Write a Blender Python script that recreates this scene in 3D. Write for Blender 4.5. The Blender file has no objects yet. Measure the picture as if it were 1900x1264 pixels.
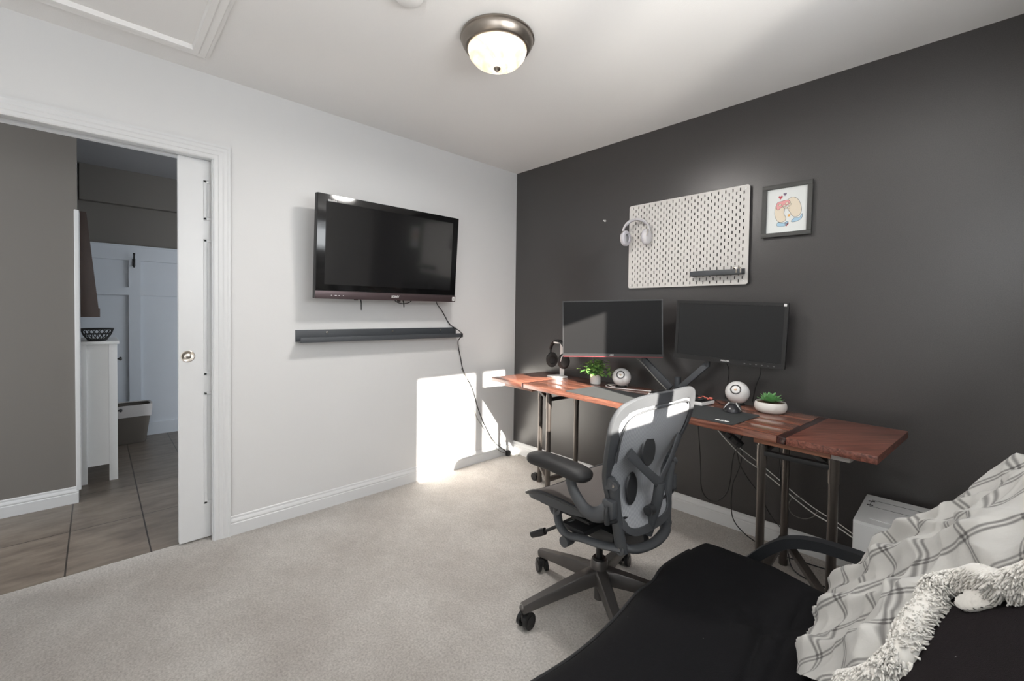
import bpy, bmesh, math, random
from mathutils import Vector, Matrix, noise
random.seed(7)
SC = bpy.context.scene
COL = SC.collection
PI = math.pi
V = Vector

# ------------------------------------------------------------------ camera
cam_d = bpy.data.cameras.new('camera'); cam = bpy.data.objects.new('camera', cam_d); COL.objects.link(cam)
CAMP = V((2.74444, -2.65876, 1.23337))
_yaw, _pitch, _roll = 0.8040524, -0.0221734, 0.0133771
_f = V((-math.sin(_yaw)*math.cos(_pitch), math.cos(_yaw)*math.cos(_pitch), math.sin(_pitch)))
_r = V((math.cos(_yaw), math.sin(_yaw), 0)); _u = _r.cross(_f)
_c, _s = math.cos(_roll), math.sin(_roll)
_r2 = _r*_c + _u*_s; _u2 = _u*_c - _r*_s
cam.matrix_world = Matrix(((_r2.x, _u2.x, -_f.x, CAMP.x), (_r2.y, _u2.y, -_f.y, CAMP.y), (_r2.z, _u2.z, -_f.z, CAMP.z), (0, 0, 0, 1)))
cam_d.sensor_fit = 'HORIZONTAL'; cam_d.sensor_width = 36.0
cam_d.lens = 804.292/1900*36.0
cam_d.shift_y = -33.438/1900; cam_d.shift_x = -3.316/1900
cam_d.clip_start = 0.02
SC.camera = cam

# ------------------------------------------------------------------ view, world, sun
SC.view_settings.view_transform = 'Standard'; SC.view_settings.look = 'None'
SC.view_settings.gamma = 1.0; SC.view_settings.use_curve_mapping = False
SC.view_settings.exposure = 0.24
EXT = dict(world=4.4, sun=36.0, window=15.0, streak_fill=9.0, lamp=17.5, rear=11.0, ground=300.0)
w = bpy.data.worlds.new('world'); SC.world = w; w.use_nodes = True
bg = w.node_tree.nodes['Background']; bg.inputs[0].default_value = (0.93, 0.97, 1.0, 1); bg.inputs[1].default_value = EXT['world']

def lamp(kind, name, loc, energy, color, target=None, direction=None, **kw):
    d = bpy.data.lights.new(name, kind); d.energy = energy; d.color = color
    for k, v in kw.items(): setattr(d, k, v)
    o = bpy.data.objects.new(name, d); COL.objects.link(o); o.location = loc
    dr = V(direction) if direction else (V(target)-V(loc))
    o.rotation_euler = dr.to_track_quat('-Z', 'Y').to_euler()
    return o
SUNDIR = V((-1, 0.40, -0.44))
lamp('SUN', 'sun', (6, -4, 4), EXT['sun'], (1.0, 0.93, 0.83), direction=SUNDIR, angle=math.radians(0.6))
# unseen lamp added outside to brighten a ceiling streak, assumed ground reflection
lamp('AREA', 'ceiling_streak_fill', (5.6, -2.45, 0.1), EXT['streak_fill'], (1.0, 0.95, 0.86), target=(3.15, -1.7, 1.75), shape='RECTANGLE', size=0.35, size_y=0.35, spread=math.radians(60))
# added fill for the ceiling, standing in for sunlit ground outside
lamp('AREA', 'ground_fill', (4.9, -1.1, 0.02), EXT['ground'], (1.0, 0.96, 0.9), direction=(-0.5, 0.0, 1), shape='RECTANGLE', size=2.6, size_y=1.8)
# added area lamp just outside the side window, aimed up to lift ceiling brightness
lamp('AREA', 'side_window_fill', (3.30, -1.685, 1.75), EXT['window'], (0.95, 0.98, 1.0), direction=(-1, 0.15, 0.9), shape='RECTANGLE', size=1.0, size_y=0.68)
lamp('AREA', 'bathroom_fill', (-1.2, 0.6, 1.6), 23.0, (0.84, 0.92, 1.0), direction=(-0.35, -1, -0.1), shape='RECTANGLE', size=1.0, size_y=1.0)  # added cool fill for the bathroom, no window behind it
lamp('AREA', 'hall_fill', (-0.62, -3.9, 2.4), 2.0, (1.0, 0.96, 0.9), direction=(0, 0.35, -1), shape='DISK', size=0.4)  # added out-of-view fill for the hall, no fixture
lamp('AREA', 'rear_fill', (3.27, -3.6, 1.2), EXT['rear'], (0.97, 0.985, 1.0), direction=(-1, 0.75, -0.15), shape='RECTANGLE', size=1.2, size_y=2.0)  # added fill behind the camera, set in the made-up rear opening

# ------------------------------------------------------------------ materials
def s2l(c):
    return tuple(((x/255)/12.92 if x/255 <= 0.04045 else ((x/255+0.055)/1.055)**2.4) for x in c)
MATS = {}
class NT:
    def __init__(self, name):
        self.m = bpy.data.materials.new(name); self.m.use_nodes = True
        self.t = self.m.node_tree; self.b = self.t.nodes['Principled BSDF']
    def n(self, typ, **kw):
        x = self.t.nodes.new(typ)
        for k, v in kw.items():
            if k.startswith('i_'): x.inputs[k[2:].replace('_', ' ')].default_value = v
            else: setattr(x, k, v)
        return x
    def l(self, a, b): self.t.links.new(a, b)
def mat(name, rgb, rough=0.6, metal=0.0, var=0.0, vscale=8.0, bump=0.0, bscale=60.0, spec=None, emit=None, stretch=None, coat=0.0, sheen=0.0):
    if name in MATS: return MATS[name]
    k = NT(name); b = k.b; col = s2l(rgb)
    b.inputs['Base Color'].default_value = (*col, 1); b.inputs['Roughness'].default_value = rough; b.inputs['Metallic'].default_value = metal
    if spec is not None: b.inputs['Specular IOR Level'].default_value = spec
    if coat: b.inputs['Coat Weight'].default_value = coat; b.inputs['Coat Roughness'].default_value = 0.08
    if sheen: b.inputs['Sheen Weight'].default_value = sheen; b.inputs['Sheen Roughness'].default_value = 0.5
    tc = k.n('ShaderNodeTexCoord'); mp = k.n('ShaderNodeMapping'); k.l(tc.outputs['Object'], mp.inputs[0])
    if stretch: mp.inputs['Scale'].default_value = stretch
    nz = k.n('ShaderNodeTexNoise', i_Scale=vscale, i_Detail=4.0); k.l(mp.outputs[0], nz.inputs['Vector'])
    mx = k.n('ShaderNodeMixRGB'); mx.inputs[1].default_value = (*[c*(1-var) for c in col], 1); mx.inputs[2].default_value = (*[min(1, c*(1+var)) for c in col], 1)
    k.l(nz.outputs['Fac'], mx.inputs[0]); k.l(mx.outputs[0], b.inputs['Base Color'])
    if bump:
        n2 = k.n('ShaderNodeTexNoise', i_Scale=bscale, i_Detail=5.0); k.l(mp.outputs[0], n2.inputs['Vector'])
        bp = k.n('ShaderNodeBump', i_Strength=bump, i_Distance=0.002); k.l(n2.outputs['Fac'], bp.inputs['Height']); k.l(bp.outputs[0], b.inputs['Normal'])
    if emit: b.inputs['Emission Color'].default_value = (*s2l(emit[0]), 1); b.inputs['Emission Strength'].default_value = emit[1]
    MATS[name] = k.m
    return k.m

M_WHITE = mat('white_wall_paint', (205, 205, 205), 0.55, var=0.015, vscale=3, bump=0.12, bscale=180)
M_CEIL = mat('ceiling_paint', (228, 227, 226), 0.8, var=0.015, vscale=2, bump=0.25, bscale=260)
M_TRIM = mat('white_trim_paint', (206, 207, 208), 0.35, var=0.02, vscale=12, bump=0.05, bscale=40)
M_HALL = mat('hall_taupe_paint', (112, 108, 103), 0.6, var=0.03, vscale=2, bump=0.15, bscale=200)
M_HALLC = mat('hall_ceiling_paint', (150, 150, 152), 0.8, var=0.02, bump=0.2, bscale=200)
M_WAINS = mat('wainscot_paint', (206, 212, 220), 0.4, var=0.02)
M_GRAPH = mat('graphite_plastic', (68, 70, 73), 0.5, var=0.04, vscale=20, bump=0.05, bscale=400)
M_GRAPH2 = mat('dark_graphite_plastic', (44, 45, 47), 0.4, var=0.05, vscale=20)
M_BASEAL = mat('chair_base_metal', (96, 93, 91), 0.34, metal=0.55, var=0.06, vscale=15)
M_BLACKP = mat('black_plastic', (26, 26, 27), 0.35, var=0.1, vscale=20)
M_BLACKM = mat('black_matte_plastic', (30, 30, 31), 0.6, var=0.1)
M_RUB = mat('black_rubber', (22, 22, 22), 0.75, var=0.1)
M_STEEL = mat('raw_steel_pipe', (96, 90, 86), 0.34, metal=0.85, var=0.25, vscale=30, bump=0.06, bscale=60, stretch=(1, 1, 0.2))
M_CHROME = mat('brushed_nickel', (190, 184, 176), 0.28, metal=1.0, var=0.05, vscale=40)
M_NICKEL = mat('lamp_nickel', (150, 142, 134), 0.36, metal=1.0, var=0.08, vscale=6)
M_WPL = mat('white_plastic', (226, 225, 224), 0.35, var=0.02)
M_WSATIN = mat('white_satin_metal', (200, 197, 193), 0.4, var=0.02)
M_CER = mat('white_ceramic', (224, 221, 216), 0.45, var=0.03, vscale=15, bump=0.05, bscale=90)
M_SOIL = mat('soil', (98, 78, 60), 0.95, var=0.4, vscale=120, bump=0.6, bscale=150)
M_LEAF = mat('plant_leaf_green', (142, 182, 98), 0.5, var=0.4, vscale=35)
M_LEAF2 = mat('plant_leaf_dark_green', (84, 130, 66), 0.5, var=0.35, vscale=35)
M_SUCC = mat('succulent_green', (112, 164, 104), 0.45, var=0.3, vscale=30)
M_TVB = mat('tv_gloss_black', (12, 12, 13), 0.1, var=0.1)
M_TVBAR = mat('tv_brushed_bar', (88, 76, 78), 0.38, metal=0.7, var=0.05, stretch=(1, 30, 1))
M_SHELF = mat('shelf_charcoal_steel', (62, 65, 69), 0.45, var=0.05, bump=0.05, bscale=300)
M_FRAME = mat('frame_dark_grey_wood', (66, 66, 64), 0.5, var=0.08, vscale=30, bump=0.1, bscale=80)
M_PAPER = mat('art_paper', (222, 225, 223), 0.6, var=0.01)
M_CORD = mat('black_cord_rubber', (24, 24, 25), 0.45, var=0.1)
M_CORDW = mat('white_cord_rubber', (222, 222, 220), 0.4, var=0.02)
M_CORDG = mat('grey_cord_rubber', (118, 116, 112), 0.45, var=0.05)
M_LOGO = mat('silver_lettering', (205, 205, 205), 0.4, var=0.01)
M_RED = mat('monitor_red_trim', (104, 40, 44), 0.4, var=0.05)
M_MAT = mat('desk_mat_cloth', (54, 56, 57), 0.7, var=0.06, vscale=60, bump=0.15, bscale=900)
M_MATW = mat('desk_mat_print_white', (225, 225, 225), 0.7, var=0.01)
M_CARDW = mat('white_case_paint', (238, 239, 239), 0.4, var=0.01)
M_BWOOD = mat('mirror_walnut', (62, 40, 30), 0.4, var=0.35, vscale=14, stretch=(6, 6, 0.8))
M_FABR = mat('futon_black_cloth', (19, 19, 21), 0.97, var=0.35, vscale=220, bump=0.6, bscale=500, spec=0.15)
M_FABR2 = mat('futon_back_cloth', (25, 21, 23), 0.97, var=0.5, vscale=260, bump=0.6, bscale=500, spec=0.15)
M_PIPING = mat('futon_piping_cloth', (24, 24, 26), 0.8, var=0.1)
M_ARMT = mat('futon_arm_metal', (44, 46, 49), 0.4, metal=0.3, var=0.05)
M_BIN = mat('basket_grey_felt', (98, 92, 86), 0.9, var=0.1, bump=0.3, bscale=200)
M_BINW = mat('basket_white_liner', (196, 192, 190), 0.85, var=0.04, bump=0.2, bscale=100)
M_PELL = None

def tex_mat(name):
    return NT(name)
# carpet
k = NT('beige_cut_pile_carpet'); tc = k.n('ShaderNodeTexCoord')
n1 = k.n('ShaderNodeTexNoise', i_Scale=2.2, i_Detail=5.0, i_Roughness=0.6); n2 = k.n('ShaderNodeTexNoise', i_Scale=120.0, i_Detail=6.0, i_Roughness=0.75); n3 = k.n('ShaderNodeTexNoise', i_Scale=22.0, i_Detail=4.0)
for n_ in (n1, n2, n3): k.l(tc.outputs['Object'], n_.inputs['Vector'])
r1 = k.n('ShaderNodeValToRGB'); r1.color_ramp.elements[0].position = 0.33; r1.color_ramp.elements[0].color = (*s2l((204, 197, 190)), 1); r1.color_ramp.elements[1].position = 0.66; r1.color_ramp.elements[1].color = (*s2l((230, 225, 219)), 1)
k.l(n1.outputs['Fac'], r1.inputs[0])
r2 = k.n('ShaderNodeValToRGB'); r2.color_ramp.elements[0].position = 0.34; r2.color_ramp.elements[0].color = (0.55, 0.53, 0.51, 1); r2.color_ramp.elements[1].position = 0.6; r2.color_ramp.elements[1].color = (1.06, 1.06, 1.06, 1)
k.l(n2.outputs['Fac'], r2.inputs[0])
mm = k.n('ShaderNodeMixRGB', blend_type='MULTIPLY'); mm.inputs[0].default_value = 0.8; k.l(r1.outputs[0], mm.inputs[1]); k.l(r2.outputs[0], mm.inputs[2])
mm2 = k.n('ShaderNodeMixRGB', blend_type='MULTIPLY'); mm2.inputs[0].default_value = 0.22; k.l(mm.outputs[0], mm2.inputs[1]); k.l(n3.outputs['Fac'], mm2.inputs[2])
k.l(mm2.outputs[0], k.b.inputs['Base Color']); k.b.inputs['Roughness'].default_value = 0.95; k.b.inputs['Sheen Weight'].default_value = 0.2
bp = k.n('ShaderNodeBump', i_Strength=1.0, i_Distance=0.012); ad = k.n('ShaderNodeMath', operation='ADD'); k.l(n2.outputs['Fac'], ad.inputs[0]); k.l(n3.outputs['Fac'], ad.inputs[1]); k.l(ad.outputs[0], bp.inputs['Height']); k.l(bp.outputs[0], k.b.inputs['Normal'])
M_CARPET = k.m
# dark accent wall with fine roller stipple
k = NT('charcoal_wall_paint'); tc = k.n('ShaderNodeTexCoord')
n1 = k.n('ShaderNodeTexNoise', i_Scale=300.0, i_Detail=3.0); n2 = k.n('ShaderNodeTexNoise', i_Scale=2.5, i_Detail=3.0)
for n_ in (n1, n2): k.l(tc.outputs['Object'], n_.inputs['Vector'])
r1 = k.n('ShaderNodeValToRGB'); r1.color_ramp.elements[0].position = 0.3; r1.color_ramp.elements[0].color = (*s2l((50, 48, 48)), 1); r1.color_ramp.elements[1].position = 0.75; r1.color_ramp.elements[1].color = (*s2l((64, 61, 61)), 1)
k.l(n1.outputs['Fac'], r1.inputs[0]); k.l(r1.outputs[0], k.b.inputs['Base Color']); k.b.inputs['Roughness'].default_value = 0.31; k.b.inputs['Specular IOR Level'].default_value = 0.75
bp = k.n('ShaderNodeBump', i_Strength=0.25, i_Distance=0.002); k.l(n1.outputs['Fac'], bp.inputs['Height']); k.l(bp.outputs[0], k.b.inputs['Normal'])
M_DARK = k.m
# hall floor tile with stone streaks and thin grout
k = NT('brown_stone_floor_tile'); tc = k.n('ShaderNodeTexCoord'); mp = k.n('ShaderNodeMapping'); mp.inputs['Scale'].default_value = (5.0, 1.4, 1); mp.inputs['Rotation'].default_value = (0, 0, 0.25); k.l(tc.outputs['Object'], mp.inputs[0])
n1 = k.n('ShaderNodeTexNoise', i_Scale=3.0, i_Detail=7.0, i_Roughness=0.62); k.l(mp.outputs[0], n1.inputs['Vector'])
r1 = k.n('ShaderNodeValToRGB'); r1.color_ramp.elements[0].position = 0.3; r1.color_ramp.elements[0].color = (*s2l((92, 82, 74)), 1); r1.color_ramp.elements[1].position = 0.72; r1.color_ramp.elements[1].color = (*s2l((132, 121, 110)), 1)
k.l(n1.outputs['Fac'], r1.inputs[0])
br = k.n('ShaderNodeTexBrick', offset=0.0, i_Scale=1.0); br.inputs['Mortar Size'].default_value = 0.0035; br.inputs['Brick Width'].default_value = 0.61; br.inputs['Row Height'].default_value = 0.305
mp2 = k.n('ShaderNodeMapping'); mp2.inputs['Location'].default_value = (0.02, 2.77+0.305*10, 0); k.l(tc.outputs['Object'], mp2.inputs[0]); k.l(mp2.outputs[0], br.inputs['Vector'])
mx = k.n('ShaderNodeMixRGB'); k.l(br.outputs['Fac'], mx.inputs[0]); k.l(r1.outputs[0], mx.inputs[1]); mx.inputs[2].default_value = (*s2l((52, 46, 42)), 1)
k.l(mx.outputs[0], k.b.inputs['Base Color']); k.b.inputs['Roughness'].default_value = 0.35
M_TILE = k.m
# red-brown varnished desk wood: plank direction chosen by mapping
def wood(name, c0, c1, rot=0.0, scale=(1.2, 16, 16), rough=0.22, coat=0.4):
    k = NT(name); tc = k.n('ShaderNodeTexCoord'); m0 = k.n('ShaderNodeMapping'); m0.inputs['Rotation'].default_value = (0, 0, rot); k.l(tc.outputs['Object'], m0.inputs[0])
    mp = k.n('ShaderNodeMapping'); mp.inputs['Scale'].default_value = scale; k.l(m0.outputs[0], mp.inputs[0])
    n1 = k.n('ShaderNodeTexNoise', i_Scale=3.2, i_Detail=8.0, i_Roughness=0.68, i_Distortion=0.8); k.l(mp.outputs[0], n1.inputs['Vector'])
    r = k.n('ShaderNodeValToRGB'); r.color_ramp.elements[0].position = 0.36; r.color_ramp.elements[0].color = (*s2l(c0), 1); r.color_ramp.elements[1].position = 0.64; r.color_ramp.elements[1].color = (*s2l(c1), 1)
    k.l(n1.outputs['Fac'], r.inputs[0]); k.l(r.outputs[0], k.b.inputs['Base Color']); k.b.inputs['Roughness'].default_value = rough
    k.b.inputs['Coat Weight'].default_value = coat; k.b.inputs['Coat Roughness'].default_value = 0.12
    bp = k.n('ShaderNodeBump', i_Strength=0.12, i_Distance=0.001); k.l(n1.outputs['Fac'], bp.inputs['Height']); k.l(bp.outputs[0], k.b.inputs['Normal'])
    return k.m
M_WOOD = wood('desk_red_brown_wood', (86, 50, 40), (146, 97, 79))
M_WOODE = wood('desk_end_board_wood', (66, 34, 28), (134, 84, 70), rot=-0.9, scale=(1.6, 26, 26), rough=0.35, coat=0.15)
M_WOODD = wood('desk_dark_band_wood', (40, 22, 20), (66, 38, 34), rot=1.5)
M_WOODL = wood('desk_cleat_wood', (120, 76, 56), (170, 118, 92), coat=0.0, rough=0.5)
# woven suspension mesh of the office chair
def weave(name, rgb, sc=260.0, alpha=1.0):
    k = NT(name); tc = k.n('ShaderNodeTexCoord'); wv = k.n('ShaderNodeTexWave', i_Scale=sc/6.28); wv.bands_direction = 'Y'; k.l(tc.outputs['Object'], wv.inputs['Vector'])
    c = s2l(rgb); mx = k.n('ShaderNodeMixRGB'); mx.inputs[1].default_value = (*[x*0.8 for x in c], 1); mx.inputs[2].default_value = (*[min(1, x*1.15) for x in c], 1); k.l(wv.outputs['Fac'], mx.inputs[0]); k.l(mx.outputs[0], k.b.inputs['Base Color'])
    k.b.inputs['Roughness'].default_value = 0.55; k.b.inputs['Alpha'].default_value = alpha
    bp = k.n('ShaderNodeBump', i_Strength=0.3, i_Distance=0.001); k.l(wv.outputs['Fac'], bp.inputs['Height']); k.l(bp.outputs[0], k.b.inputs['Normal'])
    return k.m
M_PELL = weave('grey_chair_mesh', (160, 162, 166), alpha=0.95)
M_SEATM = weave('dark_seat_mesh', (98, 94, 92))
# lint flecks on the futon cloth
for mm_ in (M_FABR, M_FABR2):
    t_ = mm_.node_tree; b_ = t_.nodes['Principled BSDF']; old = b_.inputs['Base Color'].links[0].from_socket
    vo = t_.nodes.new('ShaderNodeTexVoronoi'); vo.inputs['Scale'].default_value = 16.0; tc_ = t_.nodes.new('ShaderNodeTexCoord'); t_.links.new(tc_.outputs['Object'], vo.inputs['Vector'])
    mr_ = t_.nodes.new('ShaderNodeMapRange'); mr_.inputs['From Min'].default_value = 0.018; mr_.inputs['From Max'].default_value = 0.032; mr_.inputs['To Min'].default_value = 0.30; mr_.inputs['To Max'].default_value = 0.0; t_.links.new(vo.outputs['Distance'], mr_.inputs['Value'])
    mi_ = t_.nodes.new('ShaderNodeMixRGB'); mi_.inputs[2].default_value = (0.5, 0.5, 0.5, 1); t_.links.new(mr_.outputs[0], mi_.inputs[0]); t_.links.new(old, mi_.inputs[1]); t_.links.new(mi_.outputs[0], b_.inputs['Base Color'])
# glossy tv panel, anti-glare monitor panel
M_TVS = mat('tv_screen_glass', (20, 20, 21), 0.14, var=0.15, vscale=200, coat=1.0)
M_MON = mat('monitor_matte_panel', (17, 17, 18), 0.42, var=0.25, vscale=260, spec=0.15)
M_MON2 = mat('monitor_matte_panel_grey', (33, 34, 35), 0.55, var=0.12, vscale=260, spec=0.25)
# alabaster glass of the ceiling lamp, lit from within
k = NT('lit_alabaster_glass'); tc = k.n('ShaderNodeTexCoord'); n1 = k.n('ShaderNodeTexNoise', i_Scale=9.0, i_Detail=3.0, i_Distortion=2.0); k.l(tc.outputs['Object'], n1.inputs['Vector'])
r1 = k.n('ShaderNodeValToRGB'); r1.color_ramp.elements[0].position = 0.35; r1.color_ramp.elements[0].color = (*s2l((252, 218, 168)), 1); r1.color_ramp.elements[1].position = 0.62; r1.color_ramp.elements[1].color = (1, 0.97, 0.9, 1)
k.l(n1.outputs['Fac'], r1.inputs[0]); k.l(r1.outputs[0], k.b.inputs['Emission Color']); k.b.inputs['Emission Strength'].default_value = 0.95; k.b.inputs['Base Color'].default_value = (0.5, 0.46, 0.4, 1); k.b.inputs['Roughness'].default_value = 0.25
M_ALAB = k.m
# window glass
k = NT('window_glass'); k.b.inputs['Transmission Weight'].default_value = 1.0; k.b.inputs['Roughness'].default_value = 0.0; k.b.inputs['IOR'].default_value = 1.0; k.b.inputs['Base Color'].default_value = (0.97, 0.98, 0.98, 1)
# thin architectural pane: mostly see-through with a weak mirror
tr = k.n('ShaderNodeBsdfTransparent'); gl = k.n('ShaderNodeBsdfGlossy'); gl.inputs['Roughness'].default_value = 0.02; ms = k.n('ShaderNodeMixShader'); ms.inputs[0].default_value = 0.05
k.l(tr.outputs[0], ms.inputs[1]); k.l(gl.outputs[0], ms.inputs[2]); k.l(ms.outputs[0], k.t.nodes['Material Output'].inputs['Surface'])
M_GLASS = k.m
# plaid fleece driven by UVs in metres of cloth
k = NT('plaid_fleece'); uv = k.n('ShaderNodeUVMap'); sp = k.n('ShaderNodeSeparateXYZ'); k.l(uv.outputs[0], sp.inputs[0])
def stripes(sock, pitch):
    a = k.n('ShaderNodeMath', operation='DIVIDE'); k.l(sock, a.inputs[0]); a.inputs[1].default_value = pitch
    f = k.n('ShaderNodeMath', operation='FRACT'); k.l(a.outputs[0], f.inputs[0])
    out = None
    for c_ in (0.445, 0.555):
        s = k.n('ShaderNodeMath', operation='SUBTRACT'); k.l(f.outputs[0], s.inputs[0]); s.inputs[1].default_value = c_
        ab = k.n('ShaderNodeMath', operation='ABSOLUTE'); k.l(s.outputs[0], ab.inputs[0])
        mr = k.n('ShaderNodeMapRange'); mr.inputs['From Min'].default_value = 0.010; mr.inputs['From Max'].default_value = 0.048; mr.inputs['To Min'].default_value = 1; mr.inputs['To Max'].default_value = 0; k.l(ab.outputs[0], mr.inputs['Value'])
        if out is None: out = mr.outputs[0]
        else:
            ad = k.n('ShaderNodeMath', operation='ADD'); k.l(out, ad.inputs[0]); k.l(mr.outputs[0], ad.inputs[1]); out = ad.outputs[0]
    return out
sx_, sy_ = stripes(sp.outputs[0], 0.112), stripes(sp.outputs[1], 0.112)
ad = k.n('ShaderNodeMath', operation='ADD'); k.l(sx_, ad.inputs[0]); k.l(sy_, ad.inputs[1])
ml = k.n('ShaderNodeMath', operation='MULTIPLY'); k.l(ad.outputs[0], ml.inputs[0]); ml.inputs[1].default_value = 0.72; ml.use_clamp = True
nz = k.n('ShaderNodeTexNoise', i_Scale=60.0, i_Detail=4.0); tc = k.n('ShaderNodeTexCoord'); k.l(tc.outputs['Object'], nz.inputs['Vector'])
mx = k.n('ShaderNodeMixRGB'); k.l(ml.outputs[0], mx.inputs[0]); mx.inputs[1].default_value = (*s2l((232, 231, 227)), 1); mx.inputs[2].default_value = (*s2l((108, 105, 103)), 1)
k.l(mx.outputs[0], k.b.inputs['Base Color']); k.b.inputs['Roughness'].default_value = 0.95; k.b.inputs['Sheen Weight'].default_value = 0.4
bp = k.n('ShaderNodeBump', i_Strength=0.35, i_Distance=0.003); k.l(nz.outputs['Fac'], bp.inputs['Height']); k.l(bp.outputs[0], k.b.inputs['Normal'])
M_PLAID = k.m
M_SHERPA = mat('sherpa_fleece', (214, 211, 205), 0.95, var=0.05, vscale=40, sheen=0.4)

# ------------------------------------------------------------------ mesh helpers
def basis(d, up=V((0, 0, 1))):
    d = V(d).normalized()
    if abs(d.dot(up)) > 0.98: up = V((1, 0, 0))
    x = up.cross(d).normalized(); y = d.cross(x).normalized()
    return x, y
def spline(pts, n=8, closed=False):
    P_ = [V(p) for p in pts]; out = []
    m = len(P_)
    if m < 3: return P_
    rng = m if closed else m-1
    for i in range(rng):
        p0 = P_[(i-1) % m] if (closed or i > 0) else P_[0]*2-P_[1]
        p1 = P_[i]; p2 = P_[(i+1) % m]
        p3 = P_[(i+2) % m] if (closed or i+2 < m) else P_[-1]*2-P_[-2]
        for j in range(n):
            t = j/n
            out.append(0.5*((2*p1)+(p2-p0)*t+(2*p0-5*p1+4*p2-p3)*t*t+(3*p1-p0-3*p2+p3)*t*t*t))
    if not closed: out.append(P_[-1])
    return out
class MB:
    def __init__(s): s.bm = bmesh.new()
    def _xf(s, geom, M):
        bmesh.ops.transform(s.bm, matrix=M, verts=geom)
    def box(s, c, size, rot=None, bevel=0.0, seg=2):
        r = bmesh.ops.create_cube(s.bm, size=1.0); vs = r['verts']
        bmesh.ops.scale(s.bm, vec=V(size), verts=vs)
        if bevel > 0:
            es = list({e for v in vs for e in v.link_edges})
            rr = bmesh.ops.bevel(s.bm, geom=es, offset=min(bevel, min(size)*0.49), segments=seg, affect='EDGES', profile=0.6)
            vs = list({v for f in rr['faces'] for v in f.verts} | {v for v in vs if v.is_valid})
        M = Matrix.Translation(V(c))
        if rot is not None: M = M @ (rot.to_4x4() if isinstance(rot, Matrix) else Matrix.Rotation(rot, 4, 'Z'))
        s._xf(vs, M); return s
    def bar(s, p0, p1, wx, wy, up=V((0, 0, 1)), bevel=0.0, w1=None):
        p0, p1 = V(p0), V(p1); d = p1-p0; x, y = basis(d, V(up)); L = d.length; z = d.normalized()
        R = Matrix((x, y, z)).transposed()
        s.box((p0+p1)/2, (wx, wy, L), R, bevel)
        return s
    def ring_sweep(s, rings, closed=False, caps=True):
        vr = [[s.bm.verts.new(p) for p in r] for r in rings]; n = len(vr[0]); m = len(vr)
        for i in range(m if closed else m-1):
            a, b = vr[i], vr[(i+1) % m]
            for j in range(n):
                try: s.bm.faces.new((a[j], a[(j+1) % n], b[(j+1) % n], b[j]))
                except ValueError: pass
        if caps and not closed:
            try: s.bm.faces.new(vr[0][::-1]); s.bm.faces.new(vr[-1])
            except ValueError: pass
        return s
    def tube(s, pts, r, seg=8, n=6, closed=False, smooth=True, flat=None, up=V((0, 0, 1))):
        P_ = spline(pts, n, closed) if smooth else [V(p) for p in pts]
        m = len(P_); rings = []; px = None
        for i, p in enumerate(P_):
            if closed: d = P_[(i+1) % m]-P_[i-1]
            else: d = P_[min(i+1, m-1)]-P_[max(i-1, 0)]
            if d.length < 1e-9: d = V((0, 0, 1))
            d.normalize()
            if px is None: x, y = basis(d, V(up))
            else:
                x = (px-d*px.dot(d))
                x = x.normalized() if x.length > 1e-6 else basis(d, up)[0]
                y = d.cross(x)
            px = x
            t = i/max(1, m-1)
            rr = r(t) if callable(r) else r
            ra, rb = (rr if isinstance(rr, tuple) else (rr, rr))
            rings.append([p+x*(ra*math.cos(2*PI*j/seg))+y*(rb*math.sin(2*PI*j/seg)) for j in range(seg)])
        return s.ring_sweep(rings, closed)
    def cyl(s, p0, p1, r, r1=None, seg=24):
        r1 = r if r1 is None else r1; p0, p1 = V(p0), V(p1); x, y = basis(p1-p0)
        return s.ring_sweep([[p+x*(q*math.cos(2*PI*j/seg))+y*(q*math.sin(2*PI*j/seg)) for j in range(seg)] for p, q in ((p0, r), (p1, r1))])
    def lathe(s, prof, c=(0, 0, 0), seg=32, axis='Z', M=None, cap=True):
        c = V(c); rings = []
        for r, z in prof:
            ring = []
            for j in range(seg):
                a = 2*PI*j/seg; p = V((max(r, 1e-4)*math.cos(a), max(r, 1e-4)*math.sin(a), z))
                if M is not None: p = M @ p
                ring.append(c+p)
            rings.append(ring)
        return s.ring_sweep(rings, caps=cap)
    def prism(s, poly, h0, h1, M=None, bevel=0.0):
        """poly in local xy, extruded along z from h0 to h1; M places it"""
        M = M or Matrix.Identity(4)
        a = [s.bm.verts.new(M @ V((x, y, h0))) for x, y in poly]; b = [s.bm.verts.new(M @ V((x, y, h1))) for x, y in poly]; n = len(poly)
        fs = [s.bm.faces.new(a[::-1]), s.bm.faces.new(b)]
        for i in range(n): s.bm.faces.new((a[i], a[(i+1) % n], b[(i+1) % n], b[i]))
        if bevel:
            es = list({e for f in fs for e in f.edges}); bmesh.ops.bevel(s.bm, geom=es, offset=bevel, segments=2, affect='EDGES')
        return s
    def sphere(s, c, r, seg=24, sc=(1, 1, 1), rot=None):
        q = bmesh.ops.create_uvsphere(s.bm, u_segments=seg, v_segments=seg//2, radius=r)
        M = Matrix.Translation(V(c)) @ ((rot.to_4x4()) if rot else Matrix.Identity(4)) @ Matrix.Diagonal((*sc, 1))
        s._xf(q['verts'], M); return s
    def grid(s, f, nu, nv, uvf=None, closed_u=False):
        g = [[s.bm.verts.new(f(i/nu, j/nv)) for j in range(nv+1)] for i in range(nu+1)]
        uvl = s.bm.loops.layers.uv.verify() if uvf else None
        for i in range(nu):
            for j in range(nv):
                fc = s.bm.faces.new((g[i][j], g[i+1][j], g[i+1][j+1], g[i][j+1]))
                if uvf:
                    for lp, (a, b) in zip(fc.loops, ((i, j), (i+1, j), (i+1, j+1), (i, j+1))): lp[uvl].uv = uvf(a/nu, b/nv)
        return s
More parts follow.
